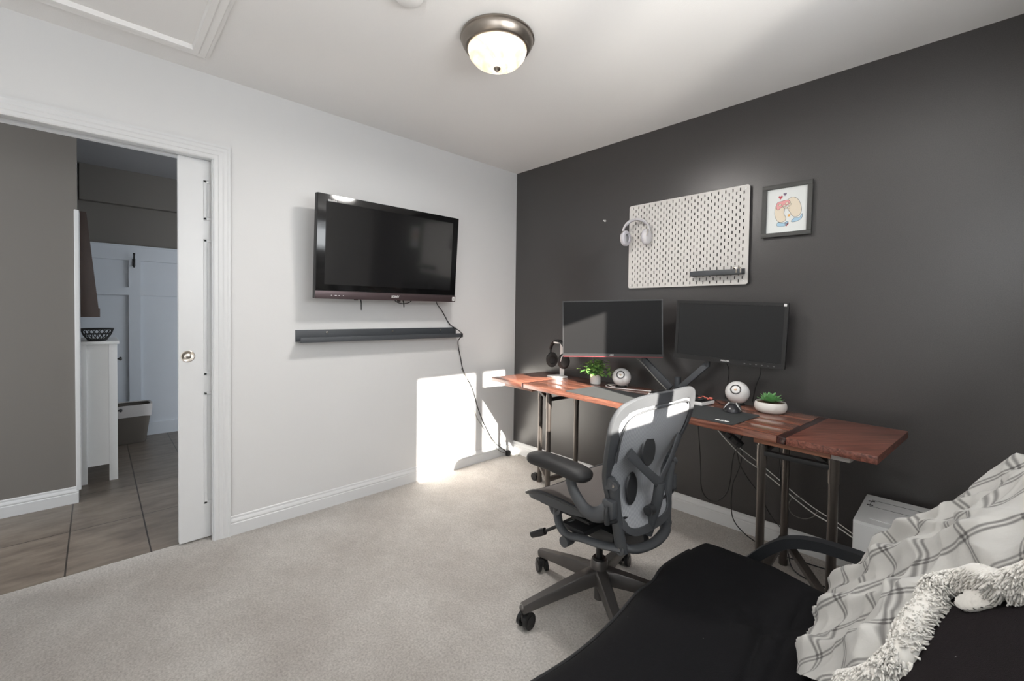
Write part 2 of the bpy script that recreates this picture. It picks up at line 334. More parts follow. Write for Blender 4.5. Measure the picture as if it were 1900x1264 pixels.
    def thick(s, f, nu, nv, th, holes=None):
        """a shell of thickness th over the surface f(u,v), optional holes(u,v)->bool"""
        def nrm(u, v):
            e = 1e-3
            a = V(f(min(1, u+e), v))-V(f(max(0, u-e), v)); b = V(f(u, min(1, v+e)))-V(f(u, max(0, v-e)))
            n_ = a.cross(b); return n_.normalized() if n_.length > 1e-12 else V((0, 0, 1))
        A = {}; B = {}
        for i in range(nu+1):
            for j in range(nv+1):
                p = V(f(i/nu, j/nv)); n_ = nrm(i/nu, j/nv)
                A[i, j] = s.bm.verts.new(p+n_*th/2); B[i, j] = s.bm.verts.new(p-n_*th/2)
        keep = {(i, j) for i in range(nu) for j in range(nv) if not (holes and holes((i+.5)/nu, (j+.5)/nv))}
        for (i, j) in keep:
            s.bm.faces.new((A[i, j], A[i+1, j], A[i+1, j+1], A[i, j+1])); s.bm.faces.new((B[i, j+1], B[i+1, j+1], B[i+1, j], B[i, j]))
            for (di, dj, e0, e1) in ((-1, 0, (i, j+1), (i, j)), (1, 0, (i+1, j), (i+1, j+1)), (0, -1, (i, j), (i+1, j)), (0, 1, (i+1, j+1), (i, j+1))):
                if (i+di, j+dj) not in keep: s.bm.faces.new((A[e1], A[e0], B[e0], B[e1]))
        loose = [v for v in s.bm.verts if not v.link_faces]; bmesh.ops.delete(s.bm, geom=loose, context='VERTS')
        return s
    def build(s, name, m, parent=None, smooth=True, angle=38, sub=0):
        bmesh.ops.recalc_face_normals(s.bm, faces=s.bm.faces)
        me = bpy.data.meshes.new(name); s.bm.to_mesh(me); s.bm.free()
        me.materials.append(m)
        o = bpy.data.objects.new(name, me); COL.objects.link(o)
        if smooth:
            for p in me.polygons: p.use_smooth = True
            try: me.set_sharp_from_angle(angle=math.radians(angle))
            except Exception: pass
        if parent is not None: o.parent = parent
        if sub:
            md = o.modifiers.new('sub', 'SUBSURF'); md.levels = sub; md.render_levels = sub
        return o
def tag(o, label, cat, group=None, kind=None):
    if label: o['label'] = label
    if cat: o['category'] = cat
    if group: o['group'] = group
    if kind: o['kind'] = kind
    return o
def structure(o): o['kind'] = 'structure'; return o
def thing(name, label, cat, loc=(0, 0, 0), rot=None, group=None):
    o = bpy.data.objects.new(name, None); COL.objects.link(o)
    M = Matrix.Translation(V(loc))
    if rot is not None: M = M @ (rot.to_4x4() if isinstance(rot, Matrix) else Matrix.Rotation(rot, 4, 'Z'))
    o.matrix_world = M; o.empty_display_size = 0.1
    return tag(o, label, cat, group)
def copy_tree(o, parent=None):
    c = o.copy(); COL.objects.link(c); c.parent = parent
    for ch in list(o.children): copy_tree(ch, c)
    return c
def frame3(xd, up):
    x = V(xd).normalized(); u = V(up); z = x.cross(u).normalized(); y = z.cross(x)
    return Matrix((x, y, z)).transposed()
def text(s, size, m, parent, loc, rot=None, name='lettering', ext=0.0006, bold=0.0):
    cu = bpy.data.curves.new(name, 'FONT'); cu.body = s; cu.size = size; cu.extrude = ext; cu.align_x = 'CENTER'; cu.align_y = 'CENTER'; cu.offset = bold
    t = bpy.data.objects.new(name+'_tmp', cu); COL.objects.link(t)
    dg = bpy.context.evaluated_depsgraph_get(); me = bpy.data.meshes.new_from_object(t.evaluated_get(dg)); bpy.data.objects.remove(t)
    me.materials.clear(); me.materials.append(m)
    o = bpy.data.objects.new(name, me); COL.objects.link(o); o.parent = parent
    o.matrix_local = Matrix.Translation(V(loc)) @ (rot.to_4x4() if rot is not None else Matrix.Identity(4))
    return o
def cord(name, pts, r, m, label, cat='cord', group=None):
    return tag(MB().tube(pts, r, seg=8, n=8).build(name, m), label, cat, group)

# ================================================================== THE ROOM
H = 2.4485; XW = 3.15; YB = -4.45
def wall_boxes(name, boxes, m):
    b = MB()
    for (x0, y0, z0, x1, y1, z1) in boxes: b.box(((x0+x1)/2, (y0+y1)/2, (z0+z1)/2), (x1-x0, y1-y0, z1-z0))
    return structure(b.build(name, m, smooth=False))
wall_boxes('floor', [(-0.075, YB, -0.12, XW, 0.0, 0.0)], M_CARPET)
wall_boxes('floor_hall', [(-2.85, -4.6, -0.12, -0.075, 0.9, -0.001)], M_TILE)
wall_boxes('ceiling', [(-0.12, YB, H, XW, 0.0, H+0.17)], M_CEIL)
wall_boxes('wall_right', [(-0.12, 0.0, -0.12, XW+0.14, 0.12, H+0.1)], M_DARK)
# white wall with the pocket-door opening; the wall is hollow behind the door slab
DT = 2.015
wall_boxes('wall_left', [(-0.026, -2.215, 0, 0, 0, H), (-0.12, -2.215, 0, -0.094, 0, H), (-0.12, -3.06, DT, -0.094, -2.215, H), (-0.026, -3.06, DT, 0, -2.215, H), (-0.12, YB, 0, 0, -3.06-0.0, H), (-0.094, -3.06, DT+0.06, -0.026, -0.1, H)], M_WHITE)
wz0, wz1 = 1.366, 2.178; wy0, wy1 = -2.292, -1.125
wall_boxes('wall_window', [(XW, YB, 0, XW+0.14, -4.25, H), (XW, -2.9, 0, XW+0.14, wy0, H), (XW, -4.25, 2.3, XW+0.14, -2.9, H), (XW, -4.25, 0, XW+0.14, -2.9, 0.06), (XW, wy1, 0, XW+0.14, 0, H), (XW, wy0, 0, XW+0.14, wy1, wz0), (XW, wy0, wz1, XW+0.14, wy1, H)], M_WHITE)
wall_boxes('wall_rear', [(-0.12, YB-0.12, 0, XW+0.14, YB, H)], M_WHITE)
# window in the side wall
b = MB()
for (y0, y1) in ((wy0, wy0+0.025), (wy1-0.025, wy1), (-1.722, -1.648)): b.box((XW+0.07, (y0+y1)/2, (wz0+wz1)/2), (0.06, y1-y0, wz1-wz0))
for (z0, z1) in ((wz0, wz0+0.02), (wz1-0.02, wz1)): b.box((XW+0.07, (wy0+wy1)/2, (z0+z1)/2), (0.06, wy1-wy0, z1-z0))
win = structure(b.build('window_1', M_TRIM, smooth=False))
b = MB(); b.box((XW+0.07, (wy0+wy1)/2, (wz0+wz1)/2), (0.004, wy1-wy0-0.04, wz1-wz0-0.03)); b.build('pane', M_GLASS, win, smooth=False)
# frame of an unseen rear opening, added to let in fill light
b = MB()
for y in (-4.23, -3.575, -2.92): b.box((XW+0.06, y, 1.18), (0.05, 0.045, 2.22))
for z in (0.08, 2.28): b.box((XW+0.06, -3.575, z), (0.05, 1.35, 0.04))
fill_frame = structure(b.build('fill_opening', M_TRIM, smooth=False))

# unseen panels added outside to block and shape low sun at the rear opening
wall_boxes('sun_blocker', [(4.4, -4.10, -0.12, 4.5, -3.12, 3.2), (4.4, -6.4, 1.45, 4.5, -4.10, 3.2)], M_HALL)

# moulding profiles (depth, height) swept along straight runs
def moulding(name, prof, a, bb, nrm, up=(0, 0, 1), m=M_TRIM, parent=None, mitre=(0, 0)):
    """prof: list of (out, along-up); nrm = outwards; mitre shortens each end in proportion to the up coordinate"""
    a, bb, nrm, up = V(a), V(bb), V(nrm), V(up); d = (bb-a).normalized()
    q = MB(); q.ring_sweep([[a+nrm*o+up*h+d*(h*mitre[0]) for o, h in prof], [bb+nrm*o+up*h+d*(h*mitre[1]) for o, h in prof]])
    o = q.build(name, m, parent, smooth=True, angle=25); return o
BB = [(0, 0), (0.014, 0), (0.014, 0.062), (0.011, 0.066), (0.0125, 0.074), (0.009, 0.086), (0.006, 0.09), (0.0055, 0.1), (0.002, 0.104), (0, 0.104)]
structure(moulding('baseboard_left', BB, (0, -2.14, 0), (0, 0, 0), (1, 0, 0)))
structure(moulding('baseboard_right', BB, (0, 0, 0), (XW, 0, 0), (0, -1, 0)))
structure(moulding('baseboard_hall', BB, (-1.11, -4.4, 0), (-1.11, -2.745, 0), (1, 0, 0)))
CAS = [(0, 0), (0.008, 0), (0.012, 0.006), (0.011, 0.02), (0.0145, 0.024), (0.013, 0.04), (0.017, 0.046), (0.016, 0.06), (0.019, 0.066), (0.019, 0.075), (0, 0.075)]
# door casing: side piece and head piece, mitred
structure(moulding('trim_1', CAS, (0, -2.215, 0), (0, -2.215, 2.015), (1, 0, 0), up=(0, 1, 0), mitre=(0, 1)))
structure(moulding('trim_2', CAS, (0, -2.215, 2.015), (0, -3.06, 2.015), (1, 0, 0), up=(0, 0, 1), mitre=(-1, 1)))
structure(moulding('trim_9', CAS, (0, -3.06, 0), (0, -3.06, 2.015), (1, 0, 0), up=(0, -1, 0), mitre=(0, 1)))
# head jamb with the track slot, side jamb
b = MB(); b.box((-0.0205, -2.6375, 2.0345), (0.0409, 0.844, 0.04)); b.box((-0.102, -2.6375, 2.0345), (0.0359, 0.844, 0.04)); b.box((-0.06, -2.6375, 2.064), (0.066, 0.844, 0.018))
structure(b.build('trim_3', M_TRIM, smooth=False))
b = MB(); b.box((-0.012, -2.2165, 1.007), (0.026, 0.006, 2.014)); b.box((-0.107, -2.2165, 1.007), (0.026, 0.006, 2.014))
structure(b.build('trim_4', M_TRIM, smooth=False))
# attic hatch moulding on the ceiling
hx0, hx1, hy1, hy0 = 0.178, 0.742, -2.262, -3.1
hat = [(0, 0), (0.012, 0), (0.013, 0.012), (0.018, 0.016), (0.016, 0.04), (0.021, 0.046), (0.02, 0.068), (0, 0.072)]
structure(moulding('trim_5', hat, (hx0, hy0, H), (hx0, hy1, H), (0, 0, -1), up=(1, 0, 0), mitre=(0, -1), m=M_CEIL))
structure(moulding('trim_6', hat, (hx0, hy1, H), (hx1+0.6, hy1, H), (0, 0, -1), up=(0, -1, 0), mitre=(1, 0), m=M_CEIL))

# ------------------------------------------------------------------ pocket door
def panel_front(b, y0, y1, z0, z1, x):
    """raised moulded panel standing on the door face"""
    fr = 0.016
    for (a0, b0, a1, b1) in ((y0, z0, y0+fr, z1), (y1-fr, z0, y1, z1), (y0, z0, y1, z0+fr), (y0, z1-fr, y1, z1)):
        b.box((x+0.0005, (a0+a1)/2, (b0+b1)/2), (0.009, a1-a0, b1-b0), bevel=0.0035)
    b.box((x, (y0+y1)/2, (z0+z1)/2), (0.006, y1-y0-0.07, z1-z0-0.07), bevel=0.002)
b = MB(); b.box((-0.0625, -1.95, 1.012), (0.035, 0.81, 2.006), bevel=0.002)
PX = -0.045
for (z0, z1) in ((1.70, 1.91), (0.88, 1.60), (0.19, 0.79)):
    for (y0, y1) in ((-2.25, -1.99), (-1.91, -1.65)):
        b2 = b; panel_front(b2, y0, y1, z0, z1, PX)
door = structure(b.build('door_1', M_TRIM, smooth=False))
b = MB(); Mx = Matrix.Rotation(PI/2, 4, 'Y')
b.lathe([(0.0, 0.0), (0.030, 0.0), (0.0305, 0.0025), (0.027, 0.004), (0.022, 0.002), (0.0205, 0.001), (0.0, 0.001)], (PX, -2.318, 0.985), 32, M=Mx)
b.lathe([(0.0, 0.001), (0.014, 0.001), (0.0145, 0.0035), (0.012, 0.0045), (0.0, 0.0045)], (PX, -2.318, 0.985), 24, M=Mx)
b.box((PX+0.006, -2.318, 0.985), (0.004, 0.018, 0.005), bevel=0.001)
b.build('door_pull', M_CHROME, door)
b = MB(); b.box((-0.0625, -2.3545, 1.012), (0.03, 0.003, 2.0)); b.build('door_edge', M_TRIM, door, smooth=False)

# ------------------------------------------------------------------ hall and bathroom beyond
wall_boxes('wall_hall', [(-1.24, -4.6, 0, -1.11, -2.742, 2.62)], M_HALL)
tr = MB(); tr.box((-1.175, -2.7375, 0.96), (0.142, 0.009, 1.76)); tr.box((-1.104, -2.745, 0.96), (0.012, 0.022, 1.76), bevel=0.003)
structure(tr.build('trim_7', M_TRIM, smooth=False))
wall_boxes('wall_bathroom_back', [(-2.85, -3.4, 0, -2.735, 0.9, 2.62)], M_HALL)
wall_boxes('wall_bathroom_left', [(-2.735, -2.88, 0, -1.24, -2.78, 2.62)], M_HALL)
wall_boxes('wall_bathroom_right', [(-2.735, 0.8, 0, -0.12, 0.9, 2.62)], M_HALL)
wall_boxes('ceiling_hall', [(-2.85, -4.6, 2.50, -0.12, 0.9, 2.62)], M_HALLC)
wall_boxes('wall_bulkhead', [(-2.735, -2.76, 2.183, -2.66, 0.8, 2.50)], M_HALL)
# board-and-batten wainscot on the bathroom back wall
b = MB(); WX = -2.735
b.box((WX+0.004, -0.98, 0.9), (0.008, 3.56, 1.8))
b.box((WX+0.017, -0.98, 1.745), (0.03, 3.56, 0.13)); b.box((WX+0.017, -0.98, 1.39), (0.03, 3.56, 0.075)); b.box((WX+0.013, -0.98, 0.06), (0.02, 3.56, 0.12)); b.box((WX+0.02, -0.98, 1.812), (0.035, 3.56, 0.018), bevel=0.003)
for y in [-2.395+0.52*i for i in range(7)]: b.box((WX+0.016, y, 0.9), (0.028, 0.085, 1.6))
structure(b.build('trim_8', M_WAINS, smooth=False))
# coat hook
h = thing('coat_hook', 'small black iron coat hook screwed to the white wainscot in the bathroom', 'hook', (WX+0.031, -2.401, 1.66))
MB().box((0.003, 0, 0), (0.006, 0.022, 0.07), bevel=0.002).build('backplate', M_BLACKM, h)
MB().tube([(0.004, 0, 0.02), (0.03, 0, 0.045), (0.045, 0, 0.075)], 0.006).tube([(0.004, 0, -0.02), (0.035, 0, -0.045), (0.04, 0, -0.01)], 0.006).sphere((0.046, 0, 0.078), 0.009, 12).build('hook_arm', M_BLACKM, h)
# cabinet beside the doorway
cb = thing("bathroom_cabinet", "narrow white bathroom cabinet with square legs and round black knobs", "cabinet", (-1.72, -2.6655, 0))
CX0, CX1, CY0, CY1 = -0.27, 0.27, -0.088, 0.113   # local
b = MB(); b.box(((CX0+CX1)/2, (CY0+CY1)/2-0.006, 0.545), (0.50, 0.16, 0.86)); b.build('body', M_CARDW, cb, smooth=False)
for sx in (CX0+0.0225, CX1-0.0225):
    for sy in (CY0+0.0225, CY1-0.0225): MB().box((sx, sy, 0.4875), (0.045, 0.045, 0.975), bevel=0.002).build('leg', M_CARDW, cb)
MB().box(((CX0+CX1)/2, (CY0+CY1)/2, 0.985), (0.59, 0.222, 0.022), bevel=0.004).build('worktop', M_CARDW, cb)
for z0, z1, kz in ((0.56, 0.96, 0.86), (0.13, 0.55, 0.48)):
    d = MB().box((0.0, CY1-0.008, (z0+z1)/2), (0.44, 0.018, z1-z0-0.01), bevel=0.003).build('door', M_CARDW, cb)
    MB().lathe([(0.0, 0), (0.006, 0), (0.006, 0.008), (0.013, 0.013), (0.014, 0.02), (0.008, 0.026), (0, 0.027)], (0.2, CY1+0.001, kz), 16, M=Matrix.Rotation(-PI/2, 4, 'X')).build('knob', M_BLACKP, d)
# wire bowl on it
wb = thing('wire_bowl', 'black openwork wire bowl standing on the white bathroom cabinet', 'bowl', (-1.50, -2.655, 0.9965))
b = MB()
def circ(r, z, n=28): return [(r*math.cos(2*PI*i/n), r*math.sin(2*PI*i/n), z) for i in range(n)]
b.tube(circ(0.085, 0.085), 0.0045, closed=True, n=1, seg=6).tube(circ(0.05, 0.008), 0.0045, closed=True, n=1, seg=6).tube(circ(0.074, 0.05), 0.003, closed=True, n=1, seg=6)
for i in range(18):
    a = 2*PI*i/18; a2 = a+0.3
    b.tube([(0.048*math.cos(a), 0.048*math.sin(a), 0.008), (0.072*math.cos(a2), 0.072*math.sin(a2), 0.045), (0.085*math.cos(a), 0.085*math.sin(a), 0.085)], 0.003, seg=5, n=4)
b.build('wire_frame', M_BLACKM, wb)
MB().lathe([(0, 0), (0.045, 0), (0.05, 0.008), (0, 0.009)], (0, 0, 0), 24).build('bowl_base', M_BLACKM, wb)
# walnut mirror frame leaning on the bathroom wall above the cabinet
wm = thing('wall_mirror', 'dark walnut framed mirror hung above the white bathroom cabinet', 'mirror', (-1.50, -2.76, 1.165))
b = MB(); prof = [(0.022, 0), (0.118, 0.0), (0.055, 0.725), (0.022, 0.725)]
Mz = Matrix(((0, 0, 1, 0), (1, 0, 0, 0), (0, 1, 0, 0), (0, 0, 0, 1)))
b.prism(prof, -0.03, 0.03, Mz); b.prism(prof, -0.63, -0.57, Mz)
b.box((-0.3, 0.07, 0.03), (0.6, 0.1, 0.06)); b.box((-0.3, 0.04, 0.70), (0.6, 0.03, 0.05))
b.build('frame', M_BWOOD, wm, smooth=False)
MB().prism([(0.024, 0.05), (0.09, 0.05), (0.045, 0.68), (0.03, 0.68)], -0.57, -0.03, Mz).build('mirror_glass', M_CHROME, wm, smooth=False)
MB().box((-0.3, 0.002, 0.36), (0.5, 0.04, 0.5)).build('wall_cleat', M_BWOOD, wm, smooth=False)
# felt basket with folded white liner
bk = thing('laundry_basket', 'grey felt basket with a folded white liner on the bathroom tiles', 'basket', (-2.56, -2.45, 0))
b = MB(); rings = []
for z, sc in ((0.0, 0.72), (0.015, 0.76), (0.25, 0.95), (0.34, 1.0)):
    rings.append([V((0.125*sc*math.copysign(abs(math.cos(t))**0.45, math.cos(t)), 0.16*sc*math.copysign(abs(math.sin(t))**0.45, math.sin(t)), z)) for t in [2*PI*i/40 for i in range(40)]])
b.ring_sweep(rings, caps=False)
b.ring_sweep([[p*0.96+V((0, 0, 0.012)) for p in r] for r in rings], caps=False)
b.prism([(p.x, p.y) for p in rings[0]], 0, 0.012); b.build('body', M_BIN, bk)
b = MB(); rr = []
for z, sc in ((0.345, 0.93), (0.352, 0.98), (0.348, 1.035), (0.30, 1.03), (0.242, 0.99)):
    rr.append([V((0.125*sc*math.copysign(abs(math.cos(t))**0.45, math.cos(t)), 0.16*sc*math.copysign(abs(math.sin(t))**0.45, math.sin(t)), z+0.006*math.sin(3*t+1)*(1 if z < 0.3 else 0))) for t in [2*PI*i/40 for i in range(40)]])
b.ring_sweep(rr, caps=False); b.build('liner', M_BINW, bk)

# ------------------------------------------------------------------ ceiling lamp
cl = thing('ceiling_lamp', 'lit round alabaster glass ceiling lamp with a brushed nickel rim', 'ceiling lamp', (1.287, -1.378, H))
MB().lathe([(0.0, 0.0), (0.150, 0.0), (0.161, -0.006), (0.163, -0.014), (0.158, -0.018), (0.158, -0.024), (0.155, -0.032), (0.143, -0.052), (0.134, -0.058), (0.128, -0.058), (0.12, -0.05), (0.0, -0.045)], (0, 0, 0), 64).build('rim', M_NICKEL, cl, angle=50)
MB().lathe([(0.0, -0.05), (0.127, -0.05), (0.130, -0.062), (0.122, -0.085), (0.102, -0.108), (0.07, -0.126), (0.035, -0.135), (0.0, -0.137)], (0, 0, 0), 64).build('glass_shade', M_ALAB, cl, angle=60)
MB().lathe([(0.0, -0.135), (0.015, -0.135), (0.016, -0.139), (0.010, -0.145), (0.005, -0.152), (0.0, -0.153)], (0, 0, 0), 20).build('finial', M_NICKEL, cl)
lp = lamp('AREA', 'lamp_bulb_light', (1.287, -1.378, H-0.165), EXT['lamp'], (1.0, 0.96, 0.92), direction=(0, 0, -1), shape='DISK', size=0.24)
sm = thing('smoke_detector', 'round white smoke detector at the top edge of the ceiling', 'smoke detector', (1.25, -1.795, H))
MB().lathe([(0, 0), (0.055, 0), (0.057, -0.008), (0.05, -0.028), (0.035, -0.034), (0, -0.034)], (0, 0, 0), 32).build('housing', M_WPL, sm)

# ------------------------------------------------------------------ television
TVR = frame3((0.0, 1.0, 0.006), (0.078, 0.005, 0.997))
tv = thing('television', 'flat black television tilted forward on the white wall', 'television', (0.185, -1.266, 1.603), TVR)
TW, TH = 0.985, 0.600
MB().box((0, 0, -0.022), (TW, TH, 0.036), bevel=0.004).build('cabinet', M_BLACKM, tv)
MB().box((0, 0.025, -0.002), (TW-0.006, TH-0.052, 0.006), bevel=0.0015).build('bezel', M_TVB, tv)
MB().box((-0.0, 0.022, 0.0015), (TW-0.10, TH-0.125, 0.001)).build('screen', M_TVS, tv, smooth=False)
MB().box((0, -TH/2+0.0235, -0.001), (TW, 0.047, 0.010), bevel=0.002).build('lower_bar', M_TVBAR, tv)
MB().box((0, 0, -0.055), (TW*0.72, TH*0.62, 0.035), bevel=0.012).build('rear_housing', M_BLACKM, tv)
text('SONY', 0.021, M_LOGO, tv, (0.012, -TH/2+0.024, 0.0045), name='maker_lettering', bold=0.0006)
text('BRAVIA', 0.015, M_LOGO, tv, (-TW/2+0.085, TH/2-0.036, 0.0012), name='corner_lettering', bold=0.0003)
b = MB()
for x in (-0.40, -0.375, -0.355, -0.33): b.box((x, -TH/2+0.021, 0.0045), (0.012 if x == -0.375 else 0.006, 0.003, 0.001))
b.build('indicator_marks', M_LOGO, tv, smooth=False)
sk = MB().box((TW/2-0.018, -TH/2+0.022, 0.0045), (0.02, 0.028, 0.001)).build('energy_sticker', M_MATW, tv, smooth=False)
b = MB()
for z in (-0.006, 0.0, 0.006): b.box((TW/2-0.018, -TH/2+0.022+z, 0.0052), (0.013, 0.0025, 0.0005))
b.build('sticker_mark', M_BLACKM, sk, smooth=False)
# tilting wall bracket
br_ = thing('television_bracket', 'black steel tilting bracket between the television and the white wall', 'bracket', (0.0, -1.27, 1.60))
MB().box((0.006, 0, 0), (0.012, 0.44, 0.22), bevel=0.002).build('wall_plate', M_BLACKM, br_)
for y in (-0.20, 0.10):
    b = MB(); b.bar((0.012, y, 0.06), (0.105, y, 0.08), 0.02, 0.03).bar((0.012, y, -0.09), (0.085, y, -0.09), 0.02, 0.03).bar((0.1, y, 0.2), (0.063, y, -0.30), 0.022, 0.012, bevel=0.001)
    b.build('bracket_arm', M_BLACKM, br_)
    MB().tube([(0.078, y+0.018, -0.27), (0.098, y+0.018, -0.31), (0.102, y+0.018, -0.338 if y > 0 else -0.362)], 0.004).build('pull_strap', M_CORD, br_)
cord('television_signal_cord', [(0.115, -1.245, 1.33), (0.12, -1.22, 1.298), (0.125, -1.17, 1.285), (0.125, -1.12, 1.298), (0.12, -1.09, 1.33)], 0.003, M_CORD, 'short black cord looping just below the television')
cord('television_power_cord', [(0.11, -0.90, 1.36), (0.05, -0.855, 1.30), (0.012, -0.776, 1.235), (0.010, -0.715, 1.15), (0.013, -0.672, 1.117), (0.10, -0.67, 1.083), (0.112, -0.67, 1.05), (0.035, -0.645, 1.0), (0.012, -0.60, 0.87), (0.010, -0.567, 0.763), (0.010, -0.478, 0.617), (0.010, -0.41, 0.432), (0.010, -0.325, 0.27), (0.020, -0.24, 0.14), (0.03, -0.119, 0.04)], 0.0035, M_CORD, 'black power cord running from the television over the ledge down to the corner')
cord('television_antenna_cord', [(0.010, -0.59, 0.79), (0.010, -0.535, 0.70), (0.010, -0.492, 0.55), (0.009, -0.432, 0.385), (0.009, -0.34, 0.26), (0.020, -0.245, 0.12), (0.022, -0.18, 0.05), (0.03, -0.135, 0.026)], 0.0028, M_CORDG, 'thin grey cord beside the black television cord on the white wall')
pl = thing('power_plug', 'black plug with cord ends lying at the foot of the white wall corner', 'plug', (0.045, -0.105, 0.0))
MB().box((0, 0, 0.024), (0.03, 0.04, 0.048), bevel=0.006).build('plug_body', M_BLACKP, pl)
cc = thing('coiled_cord', 'small coil of white cord on the carpet in the room corner', 'cord', (0.075, -0.06, 0.0))
MB().tube([(0.03*math.cos(t)*(1-t*0.02), 0.035*math.sin(t), 0.004+0.0016*t) for t in [i*0.55 for i in range(34)]], 0.003, n=2, seg=6).build('coil', M_CORDW, cc)

# ------------------------------------------------------------------ picture ledge below the television
lg = thing('picture_ledge', 'long charcoal steel picture ledge below the television', 'wall shelf', (0, -1.228, 1.045))
LL = 1.166
MB().box((0.003, 0, 0.034), (0.006, LL, 0.072), bevel=0.001).build('back_plate', M_SHELF, lg)
MB().box((0.0505, 0, 0.001), (0.095, LL, 0.006), bevel=0.001).build('tray', M_SHELF, lg)
MB().box((0.097, 0, 0.013), (0.004, LL, 0.03), bevel=0.001).build('front_lip', M_SHELF, lg)
for y in (-0.40, 0.045, 0.44):
    MB().lathe([(0, 0), (0.007, 0), (0.006, 0.002), (0, 0.003)], (0.006, y, 0.052), 14, M=Mx).build('screw', M_CHROME, lg)
# wall hardware
nk = tag(MB().lathe([(0, 0), (0.008, 0), (0.008, 0.004), (0.003, 0.012), (0.005, 0.02), (0, 0.021)], (0.925, 0, 1.908), 16, M=Matrix.Rotation(PI/2, 4, 'X')).build('wall_anchor', M_WPL), 'tiny white screw anchor in the dark wall left of the pegboard', 'wall anchor')

# ------------------------------------------------------------------ pegboard
PBW, PBH = 0.76, 0.56; PBX, PBZ = 1.137, 1.412
pb = thing('pegboard', 'white slotted metal pegboard mounted on the dark wall', 'pegboard', (PBX, -0.020, PBZ))
def pegboard():
    bm = bmesh.new(); cell = 0.020; nx, nz = 36, 27; ox, oz = (PBW-nx*cell)/2, (PBH-nz*cell)/2
    hw, hh = 0.0032, 0.0088
    cache = {}
    def vt(x, y, z):
        kx = (round(x*1e5), round(y*1e5), round(z*1e5))
        if kx not in cache: cache[kx] = bm.verts.new((x, y, z))
        return cache[kx]
    for y in (-0.003, 0.003):
        for i in range(nx):
            for j in range(nz):
                x0, z0 = ox+i*cell, oz+j*cell; x1, z1 = x0+cell, z0+cell
                if (i+j) % 2 == 0:
                    a = [(x0, z0), (x1, z0), (x1, z1), (x0, z1)]; cx, cz = (x0+x1)/2, (z0+z1)/2
                    c = [(cx-hw, cz-hh), (cx+hw, cz-hh), (cx+hw, cz+hh), (cx-hw, cz+hh)]
                    for q in range(4):
                        r = (q+1) % 4
                        bm.faces.new([vt(a[q][0], y, a[q][1]), vt(a[r][0], y, a[r][1]), vt(c[r][0], y, c[r][1]), vt(c[q][0], y, c[q][1])])
                        if y > 0: bm.faces.new([vt(c[q][0], 0.003, c[q][1]), vt(c[r][0], 0.003, c[r][1]), vt(c[r][0], -0.003, c[r][1]), vt(c[q][0], -0.003, c[q][1])])
                else: bm.faces.new([vt(x0, y, z0), vt(x1, y, z0), vt(x1, y, z1), vt(x0, y, z1)])
    # rounded outer border as a frame ring around the cell field
    R_ = 0.014; outer = []
    for cx, cz, a0 in ((PBW-R_, R_, -90), (PBW-R_, PBH-R_, 0), (R_, PBH-R_, 90), (R_, R_, 180)):
        for q in range(5):
            a = math.radians(a0+q*22.5); outer.append((cx+R_*math.cos(a), cz+R_*math.sin(a)))
    inner = []
    cs = [(ox+nx*cell, oz), (ox+nx*cell, oz+nz*cell), (ox, oz+nz*cell), (ox, oz)]
    for q in range(4): inner += [cs[q]]*5
    n = len(outer)
    for y in (-0.003, 0.003):
        for q in range(n):
            r = (q+1) % n; vs = [vt(outer[q][0], y, outer[q][1]), vt(outer[r][0], y, outer[r][1]), vt(inner[r][0], y, inner[r][1]), vt(inner[q][0], y, inner[q][1])]
            u_ = []
            for v_ in vs:
                if v_ not in u_: u_.append(v_)
            if len(u_) > 2: bm.faces.new(u_)
    for q in range(n):
        r = (q+1) % n; bm.faces.new([vt(outer[q][0], -0.003, outer[q][1]), vt(outer[r][0], -0.003, outer[r][1]), vt(outer[r][0], 0.003, outer[r][1]), vt(outer[q][0], 0.003, outer[q][1])])
    m = MB(); m.bm.free(); m.bm = bm; return m
pegboard().build('slotted_panel', M_WSATIN, pb, smooth=False)
for x in (0.02, PBW-0.02):
    for z in (0.02, PBH-0.02):
        MB().cyl((x, 0.003, z), (x, 0.020, z), 0.007, seg=14).cyl((x, -0.0045, z), (x, -0.003, z), 0.004, seg=12).build('spacer_screw', M_WPL, pb)
# charcoal tray hooked in the pegboard
tr_ = thing('pegboard_tray', 'narrow dark tray hooked into the lower right of the white pegboard', 'tray', (1.735, -0.023, 1.468))
b = MB(); b.box((0, -0.003, 0.017), (0.295, 0.003, 0.034), bevel=0.0008).box((0, -0.026, 0.0015), (0.295, 0.048, 0.003)).box((0, -0.049, 0.014), (0.295, 0.003, 0.028), bevel=0.0008)
b.build('tray_body', M_SHELF, tr_)
for s_ in (-1, 1): MB().box((s_*0.146, -0.026, 0.014), (0.003, 0.048, 0.028)).build('end_plate', M_SHELF, tr_, smooth=False)
MB().tube([(0.10, -0.012, 0.028), (0.10, -0.045, 0.038), (0.118, -0.053, 0.03), (0.118, -0.053, 0.006)], 0.004, flat=None).tube([(0.125, -0.012, 0.03), (0.128, -0.045, 0.036), (0.14, -0.053, 0.03), (0.14, -0.053, 0.006)], 0.004).build('clip', M_CHROME, tr_)
